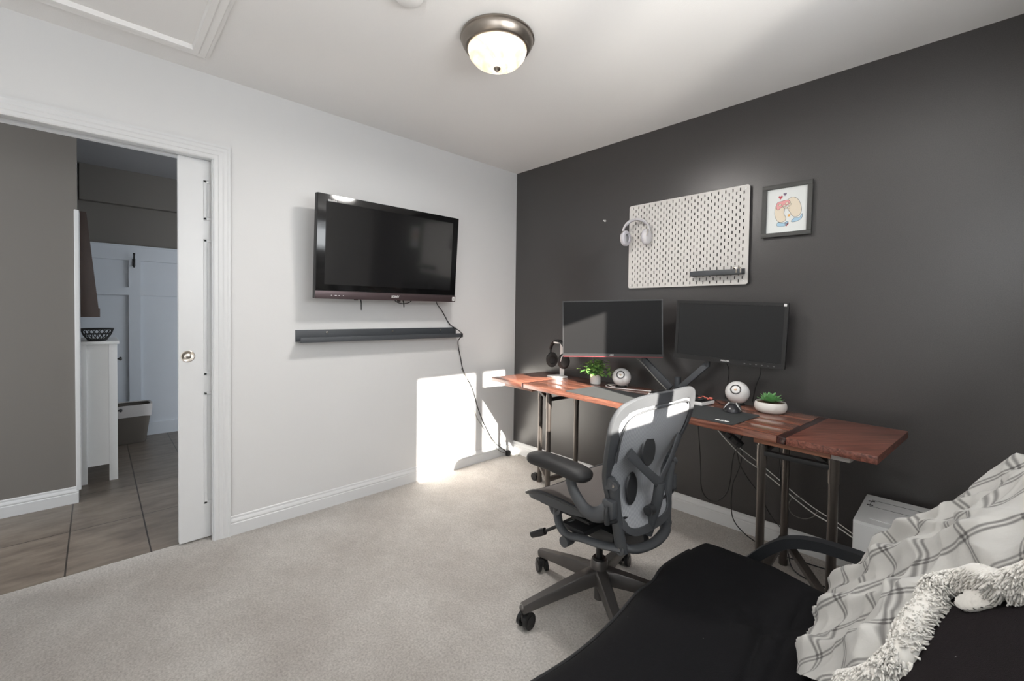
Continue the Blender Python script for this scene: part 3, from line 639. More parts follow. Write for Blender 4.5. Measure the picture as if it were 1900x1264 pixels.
# white headphones hanging from a peg
hk = thing('pegboard_hook', 'small white peg in the pegboard carrying the white headphones', 'hook', (1.222, -0.023, 1.862))
MB().tube([(0, 0, 0), (0, -0.05, -0.004), (0, -0.075, 0.006)], 0.004).box((0, -0.002, 0), (0.02, 0.004, 0.03), bevel=0.002).build('peg', M_WSATIN, hk)
def headphones(name, label, loc, rot, m_band, m_cup, m_pad, m_trim, R_=0.083, hgt=0.10, cs=1.15):
    t = thing(name, label, 'headphones', loc, rot)
    # band in local xz, cups at the ends; origin at the inside top of the band
    arc = [(-R_*0.98, 0, -hgt-0.01)]+[(R_*math.cos(a), 0, -R_+R_*math.sin(a)) for a in [math.radians(d) for d in range(180, -1, -15)]][0:]+[(R_*0.98, 0, -hgt-0.01)]
    MB().tube(arc, lambda u: (0.0065, 0.015) if 0.12 < u < 0.88 else (0.005, 0.009), seg=12, n=4, up=V((0, 1, 0))).build('headband', m_band, t)
    arc2 = [((R_-0.008)*math.cos(a), 0, -R_+(R_-0.008)*math.sin(a)) for a in [math.radians(d) for d in range(145, 34, -10)]]
    MB().tube(arc2, (0.005, 0.0125), seg=10, n=3, up=V((0, 1, 0))).build('headband_cushion', m_pad, t)
    for s_ in (-1, 1):
        c = V((s_*(R_-0.012), 0, -hgt-0.04)); Mr = Matrix.Rotation(s_*PI/2, 4, 'Y') @ Matrix.Rotation(0.35*s_, 4, 'X') @ Matrix.Diagonal((cs, cs, 1.1, 1))
        cup = MB().lathe([(0, 0.014), (0.024, 0.014), (0.032, 0.010), (0.037, 0.002), (0.038, -0.004), (0, -0.004)], c, 28, M=Mr @ Matrix.Diagonal((1.18, 0.95, 1, 1))).build('ear_cup', m_cup, t)
        MB().lathe([(0.018, -0.003), (0.037, -0.003), (0.039, -0.012), (0.034, -0.022), (0.022, -0.024), (0.019, -0.015)], c, 28, M=Mr @ Matrix.Diagonal((1.18, 0.95, 1, 1)), cap=False).build('ear_pad', m_pad, cup)
        MB().tube([c+V((0.002*s_, 0.036, 0.002)), c+V((s_*0.008, 0.03, 0.035)), c+V((s_*0.006, 0.0, 0.048)), c+V((s_*0.008, -0.03, 0.035)), c+V((0.002*s_, -0.036, 0.002))], 0.0035, seg=8).build('yoke', m_trim, t)
    return t
M_HPW = mat('headphone_pale_grey', (206, 204, 206), 0.4, var=0.02); M_HPP = mat('headphone_grey_pad', (188, 186, 192), 0.6, var=0.03)
headphones('headphones', 'pale grey headphones hung on the left edge of the white pegboard', (1.222, -0.078, 1.868), Matrix.Rotation(0.25, 3, 'Z'), M_HPW, M_HPW, M_HPP, M_CHROME, R_=0.088, hgt=0.085)

# ------------------------------------------------------------------ framed drawing
FW, FH = 0.232, 0.279
pf = thing('framed_drawing', 'small square drawing of two hands in a dark grey frame', 'picture', (2.076, -0.004, 1.80), frame3((1, 0, -0.012), (0, 0, 1)))
# local: x right, y up, z towards the room
for (x, y, sx, sy) in ((0, FH/2-0.011, FW, 0.022), (0, -FH/2+0.011, FW, 0.022)): MB().box((x, y, 0.011), (sx, sy, 0.022), bevel=0.002).build('frame_rail', M_FRAME, pf)
for (x, y, sx, sy) in ((-FW/2+0.011, 0, 0.022, FH-0.044), (FW/2-0.011, 0, 0.022, FH-0.044)): MB().box((x, y, 0.011), (sx, sy, 0.022), bevel=0.002).build('frame_stile', M_FRAME, pf)
pp = MB().box((0, 0, 0.007), (FW-0.03, FH-0.03, 0.003)).build('paper', M_PAPER, pf, smooth=False)
M_SKIN = mat('ink_skin_tone', (224, 212, 192), 0.7); M_INK = mat('ink_black', (44, 38, 38), 0.7); M_INKR = mat('ink_red', (188, 84, 92), 0.7); M_INKP = mat('ink_pink', (226, 160, 160), 0.7)
M_INKB = mat('ink_pale_blue', (168, 200, 220), 0.7); M_INKO = mat('ink_orange', (226, 168, 92), 0.7); M_INKG = mat('ink_grey_violet', (118, 104, 124), 0.7)
def ink(poly, m, z, name, outline=0.0014, close=True):
    # poly in a 100-unit square, y up, centre 50,50
    P_ = [((x-50)/100*0.20, (y-50)/100*0.235) for x, y in poly]
    pts = [(p.x, p.y) for p in spline([(x, y, 0) for x, y in P_], 5, True)]
    MB().prism(pts, z, z+0.0003).build(name, m, pp, smooth=False)
    if outline: MB().tube([(x, y, z+0.0002) for x, y in pts], outline/2, seg=4, n=1, closed=True, smooth=False).build(name+'_outline', M_INK, pp, smooth=False)
Z0 = 0.0086
ink([(24, 60), (22, 45), (26, 32), (34, 24), (46, 25), (49, 33), (44, 42), (45, 52), (40, 60), (33, 66)], M_SKIN, Z0, 'drawn_left_hand')
ink([(52, 72), (62, 77), (74, 72), (82, 58), (84, 44), (78, 34), (66, 34), (58, 44), (52, 54), (56, 62)], M_SKIN, Z0, 'drawn_right_hand')
ink([(27, 68), (38, 71), (52, 72), (58, 66), (50, 60), (38, 57), (30, 52), (26, 58)], M_INKP, Z0+0.0004, 'drawn_gamepad')
for q, (x, y) in enumerate(((34, 63), (44, 60), (50, 65), (57, 62), (48, 55), (54, 55))): ink([(x-3, y), (x, y+2.4), (x+3.6, y+0.5), (x+2, y-2.4), (x-2, y-2.2)], M_SKIN, Z0+0.0009, 'drawn_finger', outline=0.001)
ink([(29, 16), (31, 24), (42, 21), (54, 24), (52, 16), (40, 14)], M_INKB, Z0+0.0002, 'drawn_left_cuff')
ink([(62, 22), (68, 30), (80, 30), (86, 38), (85, 28), (74, 22)], M_INKB, Z0+0.0002, 'drawn_right_cuff')
st = []
for i in range(10):
    a = PI/2+i*PI/5; r_ = 5.2 if i % 2 == 0 else 2.3; st.append(((56+r_*math.cos(a)-50)/100*0.2, (37+r_*0.85*math.sin(a)-50)/100*0.235))
MB().prism(st, Z0, Z0+0.0005).build('drawn_star', M_INKO, pp, smooth=False)
def heart(cx, cy, s, m):
    pts = [(cx+s*16*math.sin(t)**3/16, cy+s*(13*math.cos(t)-5*math.cos(2*t)-2*math.cos(3*t)-math.cos(4*t))/16) for t in [2*PI*i/24 for i in range(24)]]
    MB().prism([((x-50)/100*0.20, (y-50)/100*0.235) for x, y in pts][::-1], Z0, Z0+0.0005).build('drawn_heart', m, pp, smooth=False)
heart(35, 80, 5, M_INKR); heart(45, 86, 4, M_INKG); heart(51, 18, 5, M_INKR); heart(29, 60, 4, M_INKR)

# ================================================================== DESK
DA = math.atan2(-0.178, 2.234); DO = V((0.317, -0.545, 0)); DL, DD, DZ = 2.241, 0.54, 0.755
DM = Matrix.Translation(DO) @ Matrix.Rotation(DA, 4, 'Z')
def dk(x, y, z=DZ): return DM @ V((x, y, z))
def dl(X, Y):                       # world -> desk local
    q = DM.inverted() @ V((X, Y, 0)); return q.x, q.y
desk = thing('desk', 'long narrow red-brown wooden desk on steel pipe legs along the dark wall', 'desk', DO, DA)
x1, x2 = 0.345, 0.365; x3, x4 = 1.925, 1.957; TK = 0.030
def board(xa, xb, ya, yb, m, name, z=DZ-TK/2, tk=TK): return MB().box(((xa+xb)/2, (ya+yb)/2, z), (xb-xa-0.0006, yb-ya-0.0006, tk), bevel=0.003).build(name, m, desk)
board(0, x1, 0, DD, M_WOOD, 'end_board')
board(x1, x2, 0, DD, M_WOODD, 'inlay_band')
for q in range(4): board(x2, x3, DD*q/4, DD*(q+1)/4, M_WOOD, 'top_plank')
tag(board(x3, x4, 0, DD, M_WOODD, 'inlay_band'), 'dark brown band across the tabletop', None)
tag(board(x4, DL, 0, DD, M_WOODE, 'end_board'), 'end board with slanting grain', None)
board(0.12, 0.42, 0.03, 0.50, M_WOODL, 'cleat', z=DZ-TK-0.0115, tk=0.02)
board(1.83, 2.10, 0.02, 0.50, M_WOODL, 'cleat', z=DZ-TK-0.0115, tk=0.02)
MB().box((2.10, 0.25, DZ-TK-0.014), (0.12, 0.44, 0.022), bevel=0.01).build('cleat_padding', mat('grey_batting', (176, 172, 168), 0.95, var=0.1, bump=0.5, bscale=300), desk)
def make_trestle(pts, zt, zb, brace, caster=False):
    """three pipe legs joined by flat bars; pts are world floor points"""
    fr = [MB(), MB()]; inv = DM.inverted(); P_ = [inv @ V((x, y, 0)) for x, y in pts]
    n = 3
    for i in range(n):
        a, c = P_[i], P_[(i+1) % n]
        if (i, (i+1) % n) in brace:
            fr[0].bar((a.x, a.y, zt), (c.x, c.y, zt), 0.030, 0.020, bevel=0.004)
            fr[1].bar((a.x, a.y, zb), (c.x, c.y, zb), 0.034, 0.024, bevel=0.005)
    o = fr[0].build('trestle_top_frame', M_BLACKM, desk); fr[1].build('trestle_lower_frame', M_STEEL, desk)
    for i, p_ in enumerate(P_):
        MB().cyl((p_.x, p_.y, 0.004), (p_.x, p_.y, DZ-TK), 0.0165, seg=20).cyl((p_.x, p_.y, zt-0.06), (p_.x, p_.y, zt+0.03), 0.0195, seg=20).cyl((p_.x, p_.y, 0), (p_.x, p_.y, 0.03), 0.02, seg=20).build('leg', M_STEEL, o)
    return o
LT = [(0.615, -0.325), (0.862, -0.515), (0.885, -0.25)]
RT = [(2.172, -0.655), (2.418, -0.655), (2.150, -0.20)]
make_trestle(LT, 0.665, 0.135, {(0, 1), (1, 2), (2, 0)})
o = make_trestle(RT, 0.665, 0.135, {(0, 1), (1, 2), (2, 0)})
inv = DM.inverted(); q_ = inv @ V((0.575, -0.335, 0))
c = MB().cyl((q_.x, q_.y-0.012, 0.028), (q_.x, q_.y+0.012, 0.028), 0.027, seg=20).box((q_.x+0.015, q_.y, 0.05), (0.03, 0.016, 0.02), bevel=0.003).build('caster', M_BLACKP, desk)

# desk mat
dm = thing('desk_mat', 'long dark grey desk mat lying along the front of the wooden desk', 'desk mat', dk(1.24, 0.165), DA)
MW, MD = 1.01, 0.30
pol = []
for cx, cy, a0 in ((MW/2-0.02, -MD/2+0.02, -90), (MW/2-0.02, MD/2-0.02, 0), (-MW/2+0.02, MD/2-0.02, 90), (-MW/2+0.02, -MD/2+0.02, 180)):
    for q in range(5): a = math.radians(a0+q*22.5); pol.append((cx+0.02*math.cos(a), cy+0.02*math.sin(a)))
MB().prism(pol, 0.0004, 0.0034).build('mat_cloth', M_MAT, dm, smooth=False)
lg_ = MB().prism([(x*0.0011+0.44, y*0.0011-0.105) for x, y in ((-30, -2), (-22, 8), (-10, 5), (-4, 11), (6, 12), (14, 6), (26, 6), (30, -2), (24, -10), (8, -8), (0, -13), (-10, -9), (-22, -10))], 0.0035, 0.0038).build('printed_mark', M_MATW, dm, smooth=False)
for x in (-8, 8): MB().prism([(0.44+x*0.0011+0.004*math.cos(t), -0.106+0.005*math.sin(t)) for t in [2*PI*i/12 for i in range(12)]], 0.0038, 0.0041).build('printed_dot', M_MAT, lg_, smooth=False)
MZ = DZ+0.0036

# white headphone stand with black headset
hs = thing('headphone_stand', 'white headphone stand at the left end of the wooden desk', 'headphone stand', (0.645, -0.160, DZ+0.0005), DA-0.15)
MB().box((-0.005, -0.01, 0.006), (0.115, 0.105, 0.012), bevel=0.003).build('foot_plate', M_WPL, hs)
MB().box((0, 0.03, 0.136), (0.048, 0.007, 0.250), bevel=0.002).build('upright', M_WPL, hs)
MB().box((0, 0.0, 0.258), (0.048, 0.066, 0.007), bevel=0.003).tube([(-0.024, -0.032, 0.262), (0.024, -0.032, 0.262)], 0.004).build('cradle', M_WPL, hs)
M_SILV = mat('headset_silver', (196, 196, 196), 0.35, var=0.02)
headphones('headset', 'black headset with silver trim hanging on the white stand', (0.645, -0.175, DZ+0.279), Matrix.Rotation(DA-0.1, 3, 'Z'), M_BLACKP, M_BLACKM, M_RUB, M_SILV, R_=0.086, hgt=0.112, cs=1.25)

# leafy plant in a white pot
pp_ = thing('potted_plant', 'leafy green plant in a tall white pot below the left monitor', 'potted plant', (1.008, -0.203, DZ+0.0005))
MB().lathe([(0, 0), (0.031, 0), (0.034, 0.003), (0.037, 0.07), (0.0375, 0.072), (0.034, 0.072), (0.033, 0.062), (0, 0.06)], (0, 0, 0), 36).build('pot', M_WPL, pp_)
MB().lathe([(0, 0.055), (0.0325, 0.055), (0.0325, 0.064), (0, 0.066)], (0, 0, 0), 20).build('soil', M_SOIL, pp_)
rl = random.Random(4)
def leaf(b, base, d, L, wd, droop=0.3, n=4):
    d = V(d).normalized(); side = d.cross(V((0, 0, 1))); side = side.normalized() if side.length > 1e-3 else V((1, 0, 0)); up = side.cross(d)
    rows = []
    for i in range(n+1):
        t = i/n; c = V(base)+d*(L*t)+V((0, 0, -droop*L*t*t)); w_ = wd*math.sin(PI*min(1, t*0.92+0.06))**0.8*(0.98 if t < 1 else 0.02)
        rows.append((c-side*w_+up*w_*0.25, c-up*0.0012, c+side*w_+up*w_*0.25, c+up*0.0012))
    b.ring_sweep([list(r) for r in rows], caps=True)
for mname, m_, cnt in (('light_leaves', M_LEAF, 150), ('dark_leaves', M_LEAF2, 90)):
    b = MB()
    for i in range(cnt):
        a = rl.uniform(0, 2*PI); el = rl.uniform(-0.25, 1.35); r_ = rl.uniform(0.012, 0.112)*(math.cos(el)*0.5+0.55)
        z = 0.075+0.10*max(0, math.sin(el))*rl.uniform(0.4, 1.0)+rl.uniform(-0.012, 0.01)
        p_ = V((r_*math.cos(a), r_*math.sin(a)*0.85, z))
        d = V((math.cos(a+rl.uniform(-.8, .8)), math.sin(a+rl.uniform(-.8, .8)), rl.uniform(-0.3, 0.7)))
        leaf(b, p_, d, rl.uniform(0.022, 0.036), rl.uniform(0.008, 0.0125), 0.3)
    b.build(mname, m_, pp_)
b = MB()
for i in range(26):
    a = rl.uniform(0, 2*PI); R1 = rl.uniform(0.02, 0.085)
    b.tube([(0.01*math.cos(a), 0.01*math.sin(a), 0.06), (R1*0.4*math.cos(a), R1*0.4*math.sin(a), 0.10+rl.uniform(0, 0.04)), (R1*math.cos(a), R1*math.sin(a)*0.85, 0.085+rl.uniform(0, 0.07))], 0.0013, seg=5, n=4)
b.build('stems', M_LEAF2, pp_)

# round white speakers
def speaker(loc, yaw, label):
    t = thing('speaker', label, 'speaker', loc, yaw, None)
    MB().sphere((0, 0, 0.064), 0.060, 40, (1, 0.96, 1.0)).build('shell', M_WPL, t)
    Mf = Matrix.Rotation(PI/2-0.42, 4, 'X')      # driver looks up and forward (-y)
    cpos = V((0, -0.0525*math.cos(0.42)*0.96, 0.064+0.0525*math.sin(0.42)))
    dv = MB().lathe([(0.0, 0.001), (0.0255, 0.001), (0.0265, 0.004), (0.025, 0.0065), (0.021, 0.006), (0.019, 0.002), (0.0, 0.001)], cpos, 32, M=Mf).build('driver_ring', M_BLACKP, t)
    MB().lathe([(0.0, 0.0075), (0.008, 0.0065), (0.0185, 0.003), (0.0185, 0.0015), (0, 0.0015)], cpos, 28, M=Mf).build('driver_cone', mat('speaker_copper', (172, 148, 126), 0.35, metal=0.8), dv)
    MB().lathe([(0, 0), (0.038, 0), (0.036, 0.006), (0, 0.008)], (0, 0, 0), 28).build('rubber_foot', M_RUB, t)
    return t
sp1 = speaker(tuple(dk(*dl(1.192, -0.172), DZ+0.0005)), 0.42, 'round white desktop speaker between the plant and the chair back')
sp2 = speaker(tuple(dk(*dl(1.905, -0.165), DZ+0.0005)), 0.15, 'round white desktop speaker behind the computer mouse')
cord('cable', [dk(*dl(1.21, -0.125), DZ+0.004), dk(*dl(1.13, -0.13), DZ+0.004), dk(*dl(1.10, -0.20), DZ+0.005), dk(*dl(1.145, -0.265), DZ+0.005), dk(*dl(1.22, -0.255), DZ+0.004), dk(*dl(1.40, -0.19), DZ+0.004), dk(*dl(1.5, -0.17), DZ+0.004)], 0.0028, M_CORDW, 'white cord curling round the foot of the left round speaker')
cord('cable', [dk(*dl(1.17, -0.118), DZ+0.010), dk(*dl(1.12, -0.16), DZ+0.007), dk(*dl(1.115, -0.21), DZ+0.0105), dk(*dl(1.17, -0.245), DZ+0.0105), dk(*dl(1.19, -0.245), DZ+0.0105)], 0.0026, M_CORDW, 'second white cord loop beside the left round speaker')

# succulent
su = thing('succulent', 'green succulent in a low round white bowl pot on the desk', 'succulent', tuple(dk(*dl(2.085, -0.235), DZ+0.0005)))
MB().lathe([(0, 0), (0.052, 0), (0.064, 0.006), (0.071, 0.02), (0.072, 0.032), (0.069, 0.046), (0.066, 0.052), (0.0625, 0.051), (0.063, 0.043), (0, 0.042)], (0, 0, 0), 48).build('bowl_pot', M_CER, su)
MB().lathe([(0, 0.04), (0.0625, 0.04), (0.0625, 0.045), (0.03, 0.049), (0, 0.05)], (0, 0, 0), 24).build('gravel', M_SOIL, su)
ls = random.Random(11)
for ring, (cnt, el, L, wd, zz) in enumerate(((7, 0.20, 0.062, 0.0135, 0.048), (6, 0.55, 0.054, 0.0135, 0.050), (5, 0.95, 0.044, 0.012, 0.052), (3, 1.3, 0.030, 0.009, 0.054))):
    for i in range(cnt):
        a = 2*PI*i/cnt+ring*0.45+ls.uniform(-.1, .1); d = V((math.cos(a)*math.cos(el), math.sin(a)*math.cos(el), math.sin(el)))
        side = V((-math.sin(a), math.cos(a), 0)); up = side.cross(d)*-1; rows = []
        for q in range(8):
            t = q/7; w_ = wd*(0.55+0.75*math.sin(PI*min(1, t*1.05))**0.9)*(1-t**5) + 0.0004; th = 0.0045*(1-t*0.75)
            c_ = V((0, 0, zz))+d*(L*t)+V((0, 0, 0.010*t*t))
            rows.append([c_+side*(w_*math.cos(p_))+up*(th*math.sin(p_)+0.18*w_*abs(math.cos(p_))) for p_ in [2*PI*j/10 for j in range(10)]])
        MB().ring_sweep(rows).build('fleshy_leaf', M_SUCC, su)

# mouse
ms_ = thing('computer_mouse', 'black and silver wireless mouse on the desk mat', 'mouse', tuple(dk(*dl(1.955, -0.375), MZ)), DA+0.35)
MB().lathe([(0, 0.001), (0.9, 0.001), (1.0, 0.08), (0.97, 0.3), (0.82, 0.68), (0.55, 0.92), (0.2, 1.0), (0, 1.0)], (0, 0, 0), 32, M=Matrix.Diagonal((0.043, 0.062, 0.040, 1))).build('body', mat('mouse_gunmetal', (46, 46, 50), 0.25), ms_)
for s_ in (-1, 1):
    MB().tube([(s_*0.037, -0.020, 0.010), (s_*0.030, -0.030, 0.024), (s_*0.021, -0.024, 0.037), (s_*0.016, 0.0, 0.0405)], 0.003, seg=8).build('silver_trim', M_LOGO, ms_)
MB().cyl((-0.004, -0.030, 0.029), (0.004, -0.030, 0.029), 0.008, seg=18).build('scroll_wheel', M_RUB, ms_)

# keyboard with its caps; four salmon-red caps at the right end
kb = thing('keyboard', 'compact black keyboard with white base and some pink-red keys', 'keyboard', tuple(dk(*dl(1.650, -0.300), MZ)), DA-0.06)
KW, KD = 0.335, 0.125
MB().box((0, 0, 0.010), (KW, KD, 0.018), bevel=0.004).build('case', M_WPL, kb)
MB().box((0, 0, 0.0205), (KW-0.006, KD-0.006, 0.004), bevel=0.001).build('plate', M_BLACKM, kb)
M_KEYR = mat('key_salmon_red', (226, 120, 104), 0.5)
for r_ in range(5):
    y = KD/2-0.014-0.0235*r_; x = -KW/2+0.012; n_ = 0
    while x < KW/2-0.014 and n_ < 15:
        wk = 0.0205 if (n_ not in (0, 13) or r_ == 0) else 0.028
        if r_ == 4 and n_ == 4: wk = 0.11
        if x+wk > KW/2-0.002: break
        red = (x > KW/2-0.075 and r_ in (0, 1, 2) and (r_+n_) % 2 == 0) or (r_ == 1 and x > KW/2-0.05)
        kc = MB().box((x+wk/2, y, 0.028), (wk-0.003, 0.0185, 0.010), bevel=0.0025, seg=1).build('keycap', M_KEYR if red else M_BLACKM, kb)
        if red: kc['label'] = 'pink-red keycap'
        x += wk+0.0008; n_ += 1
cord('short_black_cord', [dk(*dl(1.77, -0.235), DZ+0.02), dk(*dl(1.80, -0.20), DZ+0.010), dk(*dl(1.85, -0.255), DZ+0.007), dk(*dl(1.885, -0.27), DZ+0.0065)], 0.0025, M_CORD, 'black cord running from the keyboard towards the right speaker')

# ------------------------------------------------------------------ monitors on a two-armed stand
def monitor(label, c, xd, up, W_, H_, bez, chin, m_panel, red, curve, logo, logo_sz):
    Rm = frame3(xd, up); t = thing('monitor', label, 'monitor', c, Rm)
    def cz(x): return curve*(x*x)/(W_*W_/4)         # edges come forward
    N_ = 16
    def slab(x0, x1, y0, y1, z0, z1, nm, m_, par):
        b = MB(); rings = []
        for i in range(N_+1):
            x = x0+(x1-x0)*i/N_; z = cz(x); rings.append([V((x, y0, z+z0)), V((x, y1, z+z0)), V((x, y1, z+z1)), V((x, y0, z+z1))])
        b.ring_sweep(rings); return b.build(nm, m_, par, smooth=True, angle=30)
    slab(-W_/2, W_/2, -H_/2, H_/2, -0.022, -0.004, 'rear_shell', M_BLACKM, t)
    for (a0, a1, b0, b1) in ((-W_/2, W_/2, H_/2-bez, H_/2), (-W_/2, -W_/2+bez, -H_/2+chin, H_/2-bez), (W_/2-bez, W_/2, -H_/2+chin, H_/2-bez)): slab(a0, a1, b0, b1, -0.004, 0.002, 'bezel', M_BLACKP, t)
    slab(-W_/2, W_/2, -H_/2, -H_/2+chin, -0.004, 0.003, 'lower_bezel', M_BLACKP, t)
    slab(-W_/2+bez, W_/2-bez, -H_/2+chin, H_/2-bez, -0.003, 0.0, 'screen', m_panel, t)
    if red: slab(-W_/2+0.002, W_/2-0.002, -H_/2-0.006, -H_/2, -0.016, 0.0005, 'red_trim', M_RED, t)
    MB().box((0, 0, -0.036), (W_*0.42, H_*0.55, 0.03), bevel=0.01).build('rear_housing', M_BLACKM, t)
    text(logo, logo_sz, M_LOGO, t, (0, -H_/2+chin/2, 0.0034), name='maker_lettering', bold=0.0004)
    return t
m1 = monitor('larger curved-edge monitor with thin red lower trim, left of the two', (1.2075, -0.3245, 1.1445), (0.527, 0.319, 0.016), (0.0, 0.0, 1.0), 0.614, 0.352, 0.007, 0.016, M_MON, True, 0.010, 'AOC', 0.011)
m2 = monitor('monitor with thick black bezel and white corner sticker, right of the two', (1.830, -0.128, 1.1405), (0.575, 0.036, -0.020), (0.0, 0.0, 1.0), 0.575, 0.345, 0.017, 0.026, M_MON2, False, 0.0, 'INSIGNIA', 0.011)
MB().box((0.575/2-0.014, 0.345/2-0.012, 0.0027), (0.013, 0.014, 0.0006)).build('corner_sticker', M_MATW, m2, smooth=False)
b = MB()
for i in range(6): b.box((0.10+0.028*i, -0.345/2+0.011, 0.0034), (0.008, 0.0035, 0.0006))
b.build('button_marks', mat('dim_marks', (120, 120, 120), 0.5), m2, smooth=False)
ma = thing('dual_screen_stand', 'dark grey two-armed stand carrying both monitors', 'monitor arm', tuple(dk(*dl(1.542, -0.105), DZ+0.0005)))
ao = V(ma.matrix_world.translation)
def L_(x, y, z): return V((x, y, z))-ao
MB().box((0, 0, 0.006), (0.11, 0.10, 0.012), bevel=0.003).lathe([(0, 0.012), (0.03, 0.012), (0.028, 0.02), (0.02, 0.024), (0.019, 0.10), (0, 0.10)], (0, 0, 0), 28).build('base', M_SHELF, ma)
c1, c2 = m1.matrix_world.translation, m2.matrix_world.translation
n1_ = m1.matrix_world.to_3x3() @ V((0, 0, 1)); n2_ = m2.matrix_world.to_3x3() @ V((0, 0, 1))
for ct, nn, foot, elbow, lab in ((c1, n1_, (1.525, -0.155, 0.79), (1.335, -0.150, 0.945), 0), (c2, n2_, (1.565, -0.13, 0.79), (1.715, -0.095, 0.95), 1)):
    a = MB(); a.bar(L_(*foot), L_(*elbow), 0.046 if lab == 0 else 0.034, 0.020, up=(0, 1, 0), bevel=0.006)
    o_ = a.build('lower_arm', M_SHELF, ma)
    e_ = V(elbow); back = ct-nn*0.078
    a = MB(); a.cyl(L_(e_.x, e_.y, e_.z-0.015), L_(e_.x, e_.y, e_.z+0.035), 0.014, seg=18)
    a.bar(L_(e_.x, e_.y, e_.z+0.02), L_(back.x, back.y, back.z-0.02), 0.028, 0.018, up=(0, 1, 0), bevel=0.004)
    a.cyl(L_(*(back-V((0, 0, 0.05)))), L_(*(back+V((0, 0, 0.03)))), 0.014, seg=18)
    a.build('upper_arm', M_SHELF, ma)
    R_m = (m1 if lab == 0 else m2).matrix_world.to_3x3()
    MB().box(L_(*(ct-nn*0.058)), (0.11, 0.11, 0.012), R_m, bevel=0.003).bar(L_(*(ct-nn*0.055)), L_(*(ct-nn*0.085)), 0.035, 0.035).build('mount_plate', M_SHELF, ma)
MB().tube([L_(1.30, -0.19, 0.965), L_(1.335, -0.172, 0.93), L_(1.44, -0.165, 0.83), L_(1.50, -0.165, 0.78)], 0.0035).build('arm_cord', M_CORDG, ma)

cord('cable', [(1.825, -0.13, 0.985), (1.835, -0.10, 0.93), (1.822, -0.075, 0.85), (1.815, -0.085, 0.765)], 0.0025, M_CORD, 'thin black cord hanging behind the middle of the right monitor')
cord('cable', [(2.00, -0.12, 0.985), (1.995, -0.09, 0.93), (1.968, -0.075, 0.85), (1.955, -0.08, 0.765)], 0.0028, M_CORD, 'black cord hanging behind the right end of the right monitor')

# ------------------------------------------------------------------ cables beneath the desk
ps = thing('power_strip', 'dark power strip bundled with cord ends under the desktop', 'power strip', (1.845, -0.14, 0.585), Matrix.Rotation(0.62, 3, 'Y'))
MB().box((0, 0, 0), (0.20, 0.038, 0.032), bevel=0.006).build('strip_body', M_BLACKM, ps)
for i in range(4): MB().box((-0.07+0.045*i, -0.025, 0.004), (0.028, 0.016, 0.026), bevel=0.003).build('plug', M_CORD if i else M_CORDG, ps)
for i, (a, c_) in enumerate(((0.0, 0.03), (0.018, 0.045), (0.036, 0.05))):
    cord('cable_tie', [(1.775+a, -0.17-0.004*i, 0.70), (1.768+a*0.6, -0.178-0.004*i, 0.665), (1.758+c_*0.3, -0.185-0.004*i, 0.632)], 0.0016, M_CORDW, ('leftmost', 'middle', 'rightmost')[i]+' of the three short white cable ties above the power strip', 'cable tie', 'white cable ties above the power strip')
cord('hanging_loop_cord', [(1.672, -0.12, 0.72), (1.678, -0.12, 0.586), (1.69, -0.12, 0.462), (1.699, -0.12, 0.337), (1.706, -0.12, 0.229), (1.74, -0.12, 0.175), (1.795, -0.12, 0.177), (1.846, -0.12, 0.24), (1.864, -0.12, 0.321), (1.871, -0.12, 0.414), (1.885, -0.12, 0.49), (1.93, -0.13, 0.60), (1.96, -0.13, 0.72)], 0.0032, M_CORD, 'black cord hanging in a deep loop under the middle of the desk')
cord('floor_cord', [(1.915, -0.10, 0.72), (1.905, -0.10, 0.602), (1.912, -0.095, 0.453), (1.892, -0.10, 0.359), (1.871, -0.10, 0.293), (1.865, -0.10, 0.17), (1.882, -0.10, 0.09), (1.94, -0.105, 0.04), (2.02, -0.11, 0.012), (2.10, -0.13, 0.006), (2.30, -0.11, 0.006), (2.42, -0.10, 0.006)], 0.003, M_CORD, 'black cord dropping from the desk and trailing along the baseboard')
cord('white_long_cord', [(1.80, -0.16, 0.60), (1.86, -0.15, 0.535), (1.93, -0.10, 0.45), (2.0, -0.06, 0.395), (2.09, -0.05, 0.335), (2.16, -0.05, 0.285), (2.25, -0.05, 0.235), (2.34, -0.05, 0.205), (2.43, -0.08, 0.175)], 0.003, M_CORDW, 'lower of two white cords sagging from the power strip to the white case')
cord('white_upper_cord', [(1.83, -0.155, 0.60), (1.89, -0.145, 0.535), (1.985, -0.07, 0.44), (2.07, -0.04, 0.37), (2.16, -0.04, 0.308), (2.25, -0.04, 0.258), (2.34, -0.04, 0.222), (2.43, -0.08, 0.192)], 0.0026, M_CORDW, 'upper of two white cords sagging from the power strip to the white case')
cord('cable', [(1.90, -0.14, 0.50), (1.912, -0.12, 0.42), (1.945, -0.10, 0.35), (2.0, -0.08, 0.27), (2.05, -0.06, 0.17), (2.12, -0.06, 0.10), (2.19, -0.06, 0.06)], 0.0022, M_CORD, 'thin black cord slanting down behind the right trestle')
cord('grey_loop_cord', [(2.19, -0.045, 0.30), (2.15, -0.045, 0.29), (2.13, -0.045, 0.24), (2.15, -0.045, 0.20), (2.20, -0.045, 0.195), (2.24, -0.045, 0.22), (2.255, -0.045, 0.25)], 0.002, M_CORDG, 'small grey cord loop hanging from the white cords')
cord('leg_cord', [(2.105, -0.13, 0.72), (2.10, -0.12, 0.55), (2.11, -0.10, 0.3), (2.12, -0.09, 0.12), (2.15, -0.12, 0.03), (2.22, -0.25, 0.006), (2.40, -0.28, 0.006), (2.58, -0.22, 0.006)], 0.0032, M_CORD, 'black cord running down beside the right trestle and over the carpet')

